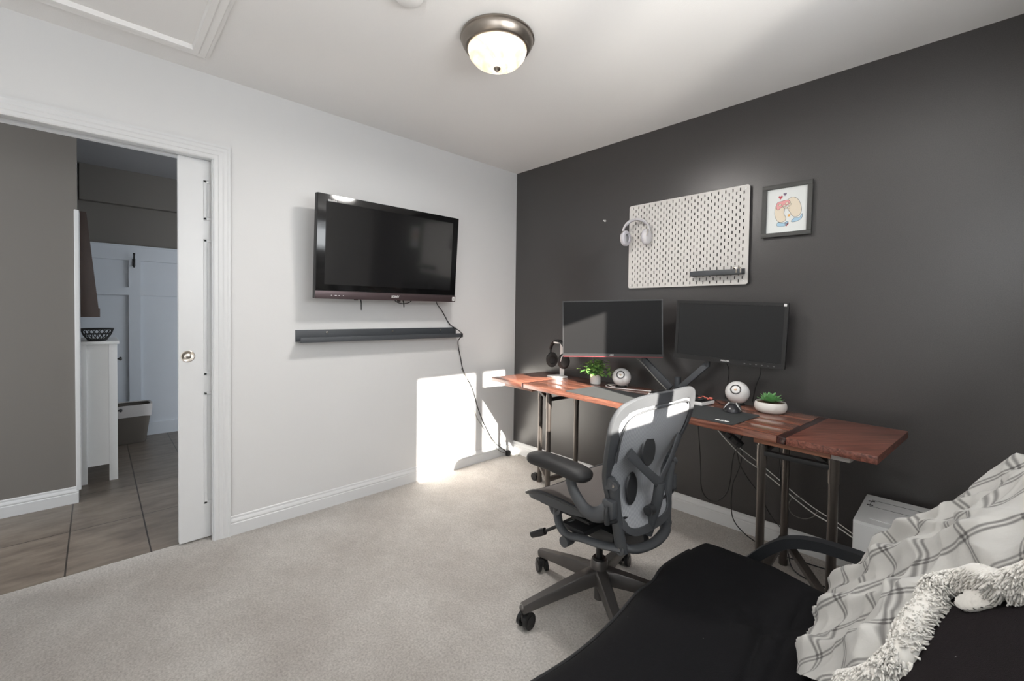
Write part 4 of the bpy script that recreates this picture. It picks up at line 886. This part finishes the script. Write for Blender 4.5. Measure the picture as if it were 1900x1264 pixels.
# ------------------------------------------------------------------ white computer case
wc = thing('computer_case', 'white computer case standing on the carpet by the dark wall', 'computer case', (2.562, -0.232, 0))
CW, CDp, CH = 0.198, 0.42, 0.403
b = MB(); b.box((0.0, 0.0, CH/2+0.012), (CW+0.03, CDp-0.05, CH-0.024), bevel=0.004).build('case_body', M_CARDW, wc)
for sx in (-0.1, 0.1):
    for sy in (-0.12, 0.12): MB().box((sx, sy, 0.006), (0.03, 0.03, 0.012)).build('foot', M_RUB, wc, smooth=False)
b = MB(); b.box((0, 0.0, CH+0.002), (CW-0.06, CDp-0.15, 0.003), bevel=0.001); b.build('top_filter', M_CARDW, wc)
b = MB()
for (x, y) in ((-0.085, 0.085), (-0.085, 0.03), (0.085, 0.085), (0.085, 0.03)): b.box((x, y, CH+0.003), (0.022, 0.004, 0.003), rot=0.3)
for i in range(5): b.box((-0.02+0.025*i, -0.125, CH+0.001), (0.012, 0.004, 0.002))
for (x, y, sx, sy) in ((-0.085, 0.057, 0.004, 0.05), (0.085, 0.057, 0.004, 0.05), (0.0, 0.10, 0.17, 0.0015), (0.0, 0.014, 0.17, 0.0015)): b.box((x, y, CH+0.0035), (sx*0.4 if sx < 0.01 else sx, sy, 0.0015))
b.build('ports', M_GRAPH2, wc, smooth=False)
MB().box((0.0, -CDp/2+0.022, CH/2+0.012), (CW+0.024, 0.006, CH-0.05), bevel=0.002).build('front_panel', M_CARDW, wc)

# ================================================================== OFFICE CHAIR
CHX = V((1.705, -1.139, 0)); CA = math.radians(177.5)
ch = thing('office_chair', 'graphite ergonomic mesh office chair on five castors facing the white wall', 'office chair', CHX, CA)
# base
MB().lathe([(0, 0.035), (0.019, 0.035), (0.019, 0.13), (0.03, 0.13), (0.036, 0.15), (0.036, 0.195), (0.031, 0.205), (0.0, 0.205)], (0, 0, 0), 32).build('hub', M_BASEAL, ch)
MB().cyl((0, 0, 0.19), (0, 0, 0.212), 0.026, seg=28).cyl((0, 0, 0.2), (0, 0, 0.35), 0.0145, seg=24).build('gas_cylinder', M_BLACKP, ch)
a0 = math.radians(176.7)-CA
LR = 0.345
for k_ in range(5):
    a = a0+2*PI*k_/5; d = V((math.cos(a), math.sin(a), 0)); s_ = V((-d.y, d.x, 0)); rings = []
    for t in [i/10 for i in range(11)]:
        r_ = 0.020+t*(LR-0.012); zt = 0.172-0.075*t**1.15; h_ = 0.068*(1-t)+0.034*t; wt = 0.027*(1-t)+0.018*t; wb = wt*0.75
        c_ = d*r_
        pr = [(-wb, zt-h_), (-wt, zt-0.010), (-wt*0.72, zt-0.001), (wt*0.72, zt-0.001), (wt, zt-0.010), (wb, zt-h_)]
        rings.append([c_+s_*y+V((0, 0, z)) for y, z in pr])
    b = MB(); b.ring_sweep(rings); b.sphere(d*(LR+0.004)+V((0, 0, 0.083)), 0.0155, 14, (1, 1, 0.9)); b.build('base_leg', M_BASEAL, ch, angle=50)
    cs = MB(); p_ = d*LR; sw = a+1.1+0.9*k_; ax = V((math.cos(sw), math.sin(sw), 0)); fw_ = V((-ax.y, ax.x, 0)); cc_ = p_+fw_*0.012
    cs.cyl(p_+V((0, 0, 0.05)), p_+V((0, 0, 0.078)), 0.009, seg=14)
    cs.box(cc_+V((0, 0, 0.046)), (0.014, 0.052, 0.034), rot=sw, bevel=0.006)
    co = cs.build('caster', M_BLACKP, ch)
    for q in (-1, 1):
        MB().cyl(cc_+ax*(q*0.009)+V((0, 0, 0.0295)), cc_+ax*(q*0.024)+V((0, 0, 0.0315)), 0.031, seg=26).cyl(cc_+ax*(q*0.024)+V((0, 0, 0.0295)), cc_+ax*(q*0.0255)+V((0, 0, 0.0295)), 0.02, seg=20).build('wheel', M_BLACKP, co)
# under-seat mechanism
b = MB(); b.box((-0.02, 0, 0.350), (0.20, 0.15, 0.060), bevel=0.02).box((0.0, 0, 0.385), (0.12, 0.36, 0.026), bevel=0.012).bar((-0.06, 0, 0.345), (-0.22, 0, 0.385), 0.10, 0.040, up=(0, 1, 0), bevel=0.015).cyl((0.0, -0.19, 0.36), (0.0, 0.19, 0.36), 0.012, seg=16)
b.lathe([(0, 0.30), (0.03, 0.30), (0.045, 0.335), (0, 0.34)], (0, 0, 0), 24)
b.build('tilt_mechanism', M_GRAPH2, ch)
MB().cyl((0.0, 0.185, 0.352), (0.0, 0.228, 0.352), 0.021, seg=24).cyl((0.0, 0.13, 0.352), (0.0, 0.185, 0.352), 0.017, seg=18).build('tension_knob', M_GRAPH, ch)
MB().tube([(0.02, 0.14, 0.405), (0.07, 0.195, 0.375), (0.115, 0.215, 0.345)], 0.0065, seg=12).tube([(0.112, 0.214, 0.347), (0.138, 0.222, 0.333), (0.170, 0.232, 0.316)], lambda t: 0.0155-0.004*abs(t-0.4), seg=16).build('tilt_lever', M_BLACKP, ch)
# seat: saddle-shaped suspension mesh with a rim
def seat_pt(u, v):
    x = 0.235-0.44*u; y = (v-0.5)*2*(0.244-0.030*max(0, (u-0.5)*2)**2-0.045*max(0, 1-u*4.5)**2)
    z = 0.486-0.040*max(0, 1-u*3.2)**2+0.012*math.sin(PI*min(1, u*1.15))-0.022*math.exp(-((u-0.62)/0.2)**2)*(1-(2*v-1)**2)*1.0+0.014*(2*v-1)**2*(1-0.7*abs(u-0.5))
    return V((x, y, z+0.008*(2*v-1)**2))
MB().thick(seat_pt, 26, 30, 0.006).build('seat_mesh', M_SEATM, ch, angle=60)
rim = [seat_pt(0, v/8) for v in range(9)]+[seat_pt(u/8, 1) for u in range(1, 9)]+[seat_pt(1, 1-v/8) for v in range(1, 9)]+[seat_pt(1-u/8, 0) for u in range(1, 8)]
MB().tube(rim, (0.009, 0.0075), seg=10, n=4, closed=True).build('seat_rim', M_GRAPH2, ch)
for s_ in (-1, 1):
    def skirt(u, v): p_ = seat_pt(0.02+0.85*u, 0.5+s_*0.5); dp = 0.012+0.035*math.sin(PI*min(1, u*1.05))**0.7; return p_+V((0, -s_*0.012*v, -dp*v))
    MB().thick(skirt, 18, 4, 0.006).build('seat_side_rail', M_GRAPH, ch, angle=60)
MB().box((0.03, 0, 0.452), (0.26, 0.40, 0.012), bevel=0.004).bar((0.10, -0.2, 0.455), (0.10, 0.2, 0.455), 0.03, 0.02, bevel=0.005).build('seat_support', M_BLACKM, ch)
# backrest
def back_x(y, z):          # surface the suspension mesh follows
    t = (z-0.40)/0.565
    return -0.190-0.070*t+0.055*math.exp(-((z-0.62)/0.13)**2)-0.052*(1-(y/0.29)**2)*(0.55+0.45*t) - 0.025*math.exp(-((z-0.42)/0.07)**2)
BKP = [(0.0, 0.958), (0.11, 0.957), (0.20, 0.945), (0.255, 0.918), (0.281, 0.868), (0.279, 0.80), (0.256, 0.72), (0.222, 0.64), (0.195, 0.55), (0.170, 0.475), (0.115, 0.435), (0.0, 0.425)]
loop = BKP+[(-y, z) for y, z in BKP[-2:0:-1]]
loop3 = [V((back_x(y, z), y, z)) for y, z in loop]
sm_ = spline(loop3, 6, True)
def half_w(z):
    pts = [(a[1], a[0]) for a in BKP]; pts.sort()
    for i in range(len(pts)-1):
        if pts[i][0] <= z <= pts[i+1][0]:
            t = (z-pts[i][0])/max(1e-6, pts[i+1][0]-pts[i][0]); return pts[i][1]*(1-t)+pts[i+1][1]*t
    return 0.0
# frame: flat band that is slim along the top and broad along the flanks
b = MB(); rings = []; m_ = len(sm_)
for i, p_ in enumerate(sm_):
    d = (sm_[(i+1) % m_]-sm_[i-1]).normalized(); inward = (V((p_.x, 0, 0.70))-p_); inward = (inward-d*inward.dot(d)).normalized(); nn = d.cross(inward)
    z = p_.z; w_ = 0.040 if z > 0.93 else (0.046 if z > 0.86 else 0.046+0.10*math.exp(-((z-0.725)/0.09)**2)); w_ = 0.024 if z < 0.46 else w_*(1 if z > 0.56 else 0.62)
    pr = [(-0.004, 0.0), (0.0, 0.009), (w_*0.4, 0.007), (w_, 0.003), (w_, -0.003), (w_*0.4, -0.009), (0.0, -0.009)]
    rings.append([p_+inward*a+nn*c_ for a, c_ in pr])
b.ring_sweep(rings, closed=True); b.build('back_frame', M_GRAPH, ch, angle=55)
def back_pt(u, v):
    z = 0.448+0.487*u; hw = max(0.02, half_w(z)-0.022); y = (2*v-1)*hw
    return V((back_x(y, z)+0.004, y, z))
MB().thick(back_pt, 40, 26, 0.003).build('back_mesh', M_PELL, ch, angle=60)
# inner lip that rims the mesh, catching the light below the top rail
ip = [V((back_x(y*0.84, 0.70+(z-0.70)*0.80)-0.006, y*0.82, 0.70+(z-0.70)*0.80)) for y, z in BKP[:7]]
MB().tube([V((p_.x, -p_.y, p_.z)) for p_ in ip[:0:-1]]+ip, 0.0035, seg=8, n=5).build('mesh_lip', M_GRAPH, ch)
# crossing lumbar yoke straps, two pads, spine and adjuster knob
for s_ in (1, -1):
    P0, P1, P2 = V((back_x(0.17, 0.75)-0.010, s_*0.175, 0.750)), V((-0.262, s_*0.085, 0.672)), V((-0.268, -s_*0.012, 0.598))
    MB().tube([P0, P1, P2], lambda t: (0.021-0.004*math.sin(PI*t), 0.005), seg=12, n=8, up=V((1, 0, 0))).build('lumbar_strap', M_GRAPH, ch)
MB().tube([(-0.268, 0, 0.61), (-0.262, 0, 0.55), (-0.245, 0, 0.48), (-0.222, 0, 0.40)], (0.016, 0.02), seg=14, n=8).build('spine', M_GRAPH, ch)
MB().cyl((-0.250, 0.018, 0.508), (-0.250, 0.046, 0.508), 0.019, seg=24).cyl((-0.250, 0.046, 0.508), (-0.250, 0.05, 0.508), 0.014, seg=20).build('lumbar_knob', M_GRAPH2, ch)
for (y, z, ry, rz) in ((0.070, 0.740, 0.046, 0.058), (0.090, 0.590, 0.036, 0.062)):
    Mp = Matrix.Translation((back_x(y, z)-0.012, y, z)) @ Matrix.Rotation(-PI/2, 4, 'Y') @ Matrix.Diagonal((rz, ry, 1, 1))
    b = MB(); b.lathe([(0, 0.006), (0.9, 0.005), (1.0, 0.0), (0.9, -0.004), (0, -0.005)], (0, 0, 0), 32, M=Mp); b.build('lumbar_pad', M_GRAPH2, ch)
# lower cross yoke between the two rear joints, bowing backwards
MB().tube([(-0.212, 0.145, 0.392), (-0.238, 0.10, 0.380), (-0.250, 0.0, 0.374), (-0.238, -0.10, 0.380), (-0.212, -0.145, 0.392)], (0.021, 0.014), seg=16, n=8).build('rear_yoke', M_GRAPH, ch)
for s_ in (1, -1):
    e = V((0.048, s_*0.213, 0.470))
    # swing arm from the front seat pivot back to the rear joint
    sa = MB(); sa.tube([e, (0.044, s_*0.212, 0.425), (0.026, s_*0.210, 0.388), (-0.01, s_*0.206, 0.374), (-0.07, s_*0.198, 0.384), (-0.14, s_*0.180, 0.384), (-0.212, s_*0.152, 0.388)], lambda t: (0.022-0.004*math.sin(PI*t), 0.012), seg=14, n=7, up=V((0, 0, 1)))
    sa.cyl(e-V((0, s_*0.016, 0)), e+V((0, s_*0.016, 0)), 0.030, seg=30); sa.build('swing_arm', M_GRAPH, ch)
    MB().cyl(e+V((0, s_*0.0165, 0)), e+V((0, s_*0.0195, 0)), 0.016, seg=24).cyl(e+V((0, s_*0.0195, 0)), e+V((0, s_*0.021, 0)), 0.006, seg=14).build('pivot_cap', M_GRAPH2, ch)
    # rear upright: joint at the foot, knuckle at the top
    up_ = MB(); foot, top = V((-0.212, s_*0.152, 0.390)), V((-0.202, s_*0.196, 0.632))
    up_.tube([foot-V((0, 0, 0.012)), foot.lerp(top, 0.3)+V((0.004, 0, 0)), foot.lerp(top, 0.7)+V((0.004, 0, 0)), top], lambda t: (0.025-0.003*math.sin(PI*t), 0.016), seg=14, n=6, up=V((0, 1, 0)))
    up_.cyl(foot+V((0, -s_*0.018, 0)), foot+V((0, s_*0.016, 0)), 0.020, seg=24)
    up_.build('rear_upright', M_GRAPH, ch)
    MB().cyl(top+V((0.012, -s_*0.006, 0.004)), top+V((0.010, s_*0.022, 0.004)), 0.021, seg=26).cyl(top+V((-0.005, -s_*0.002, 0)), top+V((-0.012, s_*0.018, 0)), 0.016, seg=22).build('knuckle', M_GRAPH, ch)
    for c_ in (foot+V((0, s_*0.0165, 0)), top+V((-0.012, s_*0.0185, 0.0))): MB().cyl(c_, c_+V((0, s_*0.002, 0)), 0.0055, seg=14).build('bolt', M_CHROME, ch)
    # arm: clamp block, J-shaped post, pad
    ar = MB(); ar.box((-0.197, s_*0.208, 0.546), (0.050, 0.034, 0.066), bevel=0.012)
    ar.tube([(-0.195, s_*0.214, 0.538), (-0.150, s_*0.224, 0.512), (-0.105, s_*0.229, 0.516), (-0.070, s_*0.233, 0.548), (-0.045, s_*0.236, 0.588), (-0.038, s_*0.237, 0.630)], lambda t: (0.034-0.016*t**0.6 if t < 0.85 else 0.021, 0.017), seg=18, n=8, up=V((0, 1, 0)))
    ao_ = ar.build('arm_post', M_GRAPH, ch)
    MB().tube([(-0.200, s_*0.230, 0.560), (-0.202, s_*0.234, 0.535), (-0.205, s_*0.232, 0.500)], lambda t: 0.007+0.003*t, seg=12).build('arm_lever', M_GRAPH2, ao_)
    rings = []; N_ = 22
    for i in range(N_+1):
        t = i/N_; x = -0.132+0.325*t-(0.06 if s_ < 0 else 0); f_ = (1-(2*t-1)**8)**0.5 if 0 < t < 1 else 0.05
        wd = 0.049*f_*(1-0.10*t); zt = 0.027*f_; cy_ = s_*(0.238-0.010*t*t); zc = 0.642+0.006*math.sin(PI*t)-0.012*max(0, t-0.75)*4*0.25
        rings.append([V((x, cy_+wd*math.copysign(abs(math.cos(p_))**0.75, math.cos(p_)), zc+zt*math.copysign(abs(math.sin(p_))**0.8, math.sin(p_)))) for p_ in [2*PI*j/22 for j in range(22)]])
    MB().ring_sweep(rings).build('arm_pad', M_BLACKM, ao_, angle=70)

# ================================================================== FUTON
fu = thing('futon', 'black cloth folding futon sofa in the foreground beside the office chair', 'futon', (2.45, -1.9, 0))
FO = V((2.45, -1.9, 0))
# far edge and front edge outline of the seat cushion, world coordinates
def seat_front(Y):       # X of the front edge
    return 2.030+0.018*math.sin((Y+1.0)*7.0)+0.014*math.exp(-((Y+1.30)/0.06)**2)
def seat_far(X):         # Y of the far edge
    return -0.905-0.26*max(0, X-2.30)
YN = -2.62; XB = 2.50
def seat_top(u, v):      # u: front to back 0..1, v: far to near 0..1
    X = seat_front(-0.93-(v)*(-YN-0.93))*(1-u)+XB*u
    Yf = seat_far(X); Y = Yf+(YN-Yf)*v
    # rounded far front corner
    r_ = 0.085; dx = X-seat_front(Y); dy = Yf-Y
    if dx < r_ and dy < r_:
        k_ = (r_-dx)/r_; X += 0.0; Y -= r_*(1-math.sqrt(max(0, 1-k_*k_)))*(1-dy/r_)
    e = min(u*0.47, 0.20, v*1.7)
    z = 0.318+0.046*(1-math.exp(-e/0.035))
    # button tuft with pull folds, shallow seams
    def dimple(cx, cy, R_, dp): return -dp*math.exp(-((X-cx)**2+(Y-cy)**2)/(R_*R_))
    z += dimple(2.364, -1.305, 0.045, 0.022)+dimple(2.30, -2.05, 0.05, 0.02)
    for (cx, cy) in ((2.364, -1.305), (2.30, -2.05)):
        r2_ = math.hypot(X-cx, Y-cy); an = math.atan2(Y-cy, X-cx); z += 0.004*math.sin(6*an+0.7)*math.exp(-((r2_-0.07)/0.06)**2)
    z -= 0.010*math.exp(-((X-(2.375+0.10*(-1.32-Y)))/0.010)**2)*(1 if Y < -1.30 else math.exp(-((Y+1.30)/0.03)**2))
    z -= 0.009*math.exp(-((X-(2.425+0.04*(-1.1-Y)))/0.009)**2)*(1 if Y < -1.05 else 0)
    z += 0.004*noise.noise(V((X*5, Y*5, 0)))
    return V((X, Y, z))-FO
N1, N2 = 70, 150
b = MB(); bm = b.bm
T = [[bm.verts.new(seat_top(i/N1, j/N2)) for j in range(N2+1)] for i in range(N1+1)]
for i in range(N1):
    for j in range(N2): bm.faces.new((T[i][j], T[i+1][j], T[i+1][j+1], T[i][j+1]))
border = [T[i][0] for i in range(N1+1)]+[T[N1][j] for j in range(1, N2+1)]+[T[i][N2] for i in range(N1-1, -1, -1)]+[T[0][j] for j in range(N2-1, 0, -1)]
prev = border; cen = V((0, 0, 0))
for (dz, off) in ((-0.014, 0.010), (-0.045, 0.016), (-0.075, 0.010), (-0.095, -0.01)):
    cur = []
    for v_ in border:
        d = V((v_.co.x-(-0.18), (v_.co.y+0.0)*0.35, 0)); d = d.normalized() if d.length > 1e-6 else d
        cur.append(bm.verts.new(v_.co+V((0, 0, dz))+d*off))
    for i in range(len(border)):
        q = (i+1) % len(border); bm.faces.new((prev[i], prev[q], cur[q], cur[i]))
    prev = cur
bm.faces.new(prev)
seat_o = b.build('seat_cushion', M_FABR, fu, angle=80)
edge = [seat_top(0, v)+V((-0.008, 0, -0.006)) for v in [j/60 for j in range(1, 61)]]
MB().tube(edge, 0.0055, seg=8, n=1, smooth=False).build('piping', M_PIPING, seat_o)
# reclined back cushion
PB0, PB1 = V((2.515, 0, 0.345)), V((2.905, 0, 0.850))
bd = (PB1-PB0).normalized(); bn = V((-bd.z, 0, bd.x))
BL = (PB1-PB0).length
def back_s(u, v, off=0.0):
    Y = -0.955+(YN+0.955)*v; e = min(v*1.66, 0.2); eu = min(u*BL, (1-u)*BL)
    pf_ = 0.045*(1-math.exp(-e/0.04))*(1-math.exp(-eu/0.05))
    p_ = PB0+bd*(BL*u)+bn*(pf_+off); p_ = V((p_.x, Y, p_.z))
    p_ += bn*(0.004*noise.noise(V((u*3, Y*5, 3))))
    return p_-FO
b = MB(); bm = b.bm; N1, N2 = 40, 100
T = [[bm.verts.new(back_s(i/N1, j/N2)) for j in range(N2+1)] for i in range(N1+1)]
Bk = [[bm.verts.new(V((0, (-0.955+(YN+0.955)*j/N2)-0.0, 0))+V(((PB0+bd*(BL*i/N1)-bn*0.055).x, 0, (PB0+bd*(BL*i/N1)-bn*0.055).z))-FO) for j in range(N2+1)] for i in range(N1+1)]
for i in range(N1):
    for j in range(N2):
        bm.faces.new((T[i][j], T[i+1][j], T[i+1][j+1], T[i][j+1])); bm.faces.new((Bk[i][j+1], Bk[i+1][j+1], Bk[i+1][j], Bk[i][j]))
for i in range(N1): bm.faces.new((T[i+1][0], T[i][0], Bk[i][0], Bk[i+1][0])); bm.faces.new((T[i][N2], T[i+1][N2], Bk[i+1][N2], Bk[i][N2]))
for j in range(N2): bm.faces.new((T[0][j], T[0][j+1], Bk[0][j+1], Bk[0][j])); bm.faces.new((T[N1][j+1], T[N1][j], Bk[N1][j], Bk[N1][j+1]))
b.build('back_cushion', M_FABR2, fu, angle=70)
# metal arms and legs
for Ya in (-0.885, YN-0.03):
    a = MB(); pth = [(2.20, Ya, 0.30), (2.262, Ya, 0.372), (2.33, Ya, 0.428), (2.41, Ya, 0.452), (2.50, Ya, 0.456), (2.62, Ya, 0.452), (2.78, Ya, 0.448), (2.83, Ya, 0.41), (2.84, Ya, 0.25), (2.84, Ya, 0.02)]
    sp = spline(pth, 8); rings = []
    for i, p_ in enumerate(sp):
        d = (sp[min(i+1, len(sp)-1)]-sp[max(i-1, 0)]).normalized(); n_ = V((-d.z, 0, d.x))
        rings.append([p_+n_*0.017+V((0, 0.019, 0))-FO, p_+n_*0.017+V((0, -0.019, 0))-FO, p_-n_*0.017+V((0, -0.019, 0))-FO, p_-n_*0.017+V((0, 0.019, 0))-FO])
    a.ring_sweep(rings); a.bar(V((2.21, Ya, 0.305))-FO, V((2.19, Ya, 0.0))-FO, 0.034, 0.030, up=(0, 1, 0), bevel=0.004)
    a.build('arm_frame', M_ARMT, fu, angle=30)
b = MB(); b.box(V((2.30, (YN-0.915)/2, 0.215))-FO, (0.03, -YN-0.90, 0.03)).box(V((2.80, (YN-0.915)/2, 0.215))-FO, (0.03, -YN-0.90, 0.03)); b.build('base_rail', M_ARMT, fu, smooth=False)

# ================================================================== BLANKET
bl = thing('blanket', 'pale grey plaid fleece blanket with shaggy edge draped over the futon back', 'blanket', (2.65, -1.3, 0.4))
BO = V((2.65, -1.3, 0.4))
# laid out on the back cushion: a is the height up the slope (m), b runs from the far end (Y) towards the viewer
near_edge = [(-0.05, -1.40), (0.0, -1.445), (0.10, -1.575), (0.20, -1.655), (0.27, -1.69), (0.31, -1.69), (0.35, -1.665), (0.375, -1.59), (0.405, -1.52), (0.45, -1.485), (0.50, -1.515), (0.54, -1.60), (0.60, -1.62), (0.66, -1.60)]
def nearY(a):
    for i in range(len(near_edge)-1):
        if a <= near_edge[i+1][0]:
            t = (a-near_edge[i][0])/(near_edge[i+1][0]-near_edge[i][0]); t = max(0, t); return near_edge[i][1]*(1-t)+near_edge[i+1][1]*t
    return near_edge[-1][1]
folds = [((0.05, -1.05), (0.55, -1.42), 0.030, 0.026), ((0.0, -1.22), (0.42, -1.50), 0.024, 0.024), ((0.16, -0.98), (0.62, -1.18), 0.026, 0.022), ((-0.02, -1.38), (0.30, -1.60), 0.020, 0.022),
         ((0.30, -1.02), (0.62, -1.45), 0.020, 0.018), ((0.10, -1.30), (0.34, -1.32), 0.024, 0.028), ((0.0, -1.52), (0.16, -1.62), 0.022, 0.02)]
def segd(px, py, a, c_):
    ax, ay = a; bx, by = c_; dx, dy = bx-ax, by-ay; t = max(0, min(1, ((px-ax)*dx+(py-ay)*dy)/(dx*dx+dy*dy))); return math.hypot(px-ax-dx*t, py-ay-dy*t), t
def fold_h(a, Y):
    h_ = 0.010*noise.noise(V((a*5, Y*5, 1.7)))+0.006*noise.noise(V((a*14, Y*11, 4.2)))
    ra_, rb_ = a*0.74+Y*0.67, a*0.67-Y*0.74
    g_ = max(0.0, min(1.0, (-0.94-Y)/0.12)) * max(0.0, min(1.0, (Y-nearY(max(-0.05, a))-0.01)/0.08))
    h_ += g_*(0.026*(1-min(1, abs(noise.noise(V((ra_*2.4, rb_*6.0, 5.5)))*2.4)))**1.5 + 0.006*(1-min(1, abs(noise.noise(V((ra_*5.0, rb_*13.0, 8.5)))*2.4)))**2)
    for p0, p1, hh, ww in folds:
        d_, t = segd(a, Y, p0, p1); h_ += hh*math.exp(-(d_/ww)**2)*(0.55+0.45*math.sin(PI*min(1, t+0.15)))
    return h_*max(0.2, min(1.0, (-0.925-Y)/0.09))
A0, A1 = -0.030, 0.66
def blank(u, v):
    a = A0+(A1-A0)*u
    Yn = nearY(max(-0.05, a)); Yf = -0.925+0.004*noise.noise(V((a*5, 0, 9)))
    Y = Yf+(Yn-Yf)*v
    # bottom hem wanders over the seat
    lo = 0.014*math.sin(Y*13+1.0)+0.005*math.sin(Y*27)
    aa = a+(lo*(1-u)**3)
    base = PB0+bd*aa
    off = 0.060+fold_h(aa, Y)
    # near the far end and the near edge the cloth rolls down on to the cushion
    e1 = (Yf-Y); off -= 0.050*math.exp(-e1/0.018); e2 = (Y-Yn); off -= 0.010*math.exp(-e2/0.02)
    if aa < 0.045:       # settle on the seat
        t = (0.045-aa)/0.10; p_ = base+bn*off*(1-0.25*t); z = max(p_.z, 0.385+0.45*fold_h(aa, Y)); x = max(p_.x-0.015*t, 2.492+0.3*lo)
        return V((x, Y, z))-BO
    p_ = base+bn*off
    if aa > BL+0.01: p_ = PB0+bd*(BL+0.01)+bn*off*0.9+V((0.75*(aa-BL-0.01), 0, -0.3*(aa-BL-0.01)))
    return V((p_.x, Y, p_.z))-BO
def blank_uv(u, v):
    a = A0+(A1-A0)*u; Yn = nearY(max(-0.05, a)); Y = -0.93+(Yn+0.93)*v
    h_ = fold_h(a, Y); wx = 0.05*noise.noise(V((a*3.3, Y*3.3, 7))); wy = 0.05*noise.noise(V((a*3.3, Y*3.3, 12)))
    ca, sa = math.cos(0.35), math.sin(0.35); p_, q = a+wx+h_*0.9, Y+wy+h_*0.7
    return (p_*ca-q*sa+3.0, p_*sa+q*ca+4.0)
b = MB(); b.grid(blank, 130, 130, blank_uv)
geom = bmesh.ops.solidify(b.bm, geom=b.bm.faces[:], thickness=-0.006)
plaid = b.build('plaid_cloth', M_PLAID, bl, angle=180)
# side fall over the far end of the futon back
def fall(u, v):
    a = A0+(A1-A0)*(0.10+0.88*u); p0 = blank((a-A0)/(A1-A0), 0.0)+BO
    L_f = 0.10+0.03*math.sin(a*9)
    return V((p0.x+0.006*math.sin(a*18+v*2)*v, p0.y+0.016*math.sin(PI*v*0.5)+0.004*math.sin(a*22)*v, p0.z-L_f*v))-BO
b = MB(); b.grid(fall, 70, 10, lambda u, v: (A0+(A1-A0)*u+3.3, 5.2+0.12*v)); bmesh.ops.solidify(b.bm, geom=b.bm.faces[:], thickness=-0.006)
b.build('side_fall', M_PLAID, bl, angle=180)
# shaggy fleece border: a soft roll covered in curly tufts
rs = random.Random(5)
bp_ = [V(blank(u, 1.0))+BO for u in [0.40+0.60*i/60 for i in range(61)]]
roll = MB(); roll.tube([p_+V((0, -0.004, 0))+bn*0.004-BO for p_ in bp_], lambda t: (0.025+0.004*math.sin(t*23), 0.022), seg=14, n=1, smooth=False)
ro = roll.build('fleece_border', M_SHERPA, bl, angle=180)
tf = MB()
for i in range(4200):
    t = rs.random()*59.99; k_ = int(t); p_ = bp_[k_].lerp(bp_[min(60, k_+1)], t-k_); tang = (bp_[min(60, k_+1)]-bp_[k_]).normalized()
    an = rs.uniform(-0.5, PI+0.7); out = tang.cross(bn).normalized()
    if out.y > 0: out = -out
    nrm = (out*math.cos(an)+bn*math.sin(an)).normalized(); base = p_+V((0, -0.004, 0))+bn*0.004+nrm*0.021
    L_ = rs.uniform(0.009, 0.018); d = (nrm*0.55+out*0.75+tang*rs.uniform(-0.45, 0.45)+V((0, 0, -0.25))).normalized(); cur = tang*rs.uniform(-0.006, 0.006)
    tf.tube([base-BO, base+d*L_*0.5+cur-BO, base+d*L_+V((0, 0, -0.004))-BO], lambda q: 0.0024-0.0012*q, seg=5, n=2)
tg = tf.build('fleece_pile', M_SHERPA, bl, angle=180); tg['kind'] = 'stuff'
# the folded-over flap of fleece below the border
def flap(u, v):
    c0 = V((2.782, -1.585, 0.752)); th = PI*2*v; r_ = 0.026*math.sin(PI*(0.08+0.87*u))**0.6
    d = V((0.045, -0.045, 0.05)); ax = d.normalized(); s1 = ax.cross(bn).normalized()
    return c0+d*(u-0.5)+s1*(r_*math.cos(th))+bn*(0.010+0.45*r_*math.sin(th)+0.006*noise.noise(V((u*20, v*20, 0))))-BO
b = MB(); b.grid(flap, 26, 26); b.build('fleece_flap', M_SHERPA, bl, angle=180)
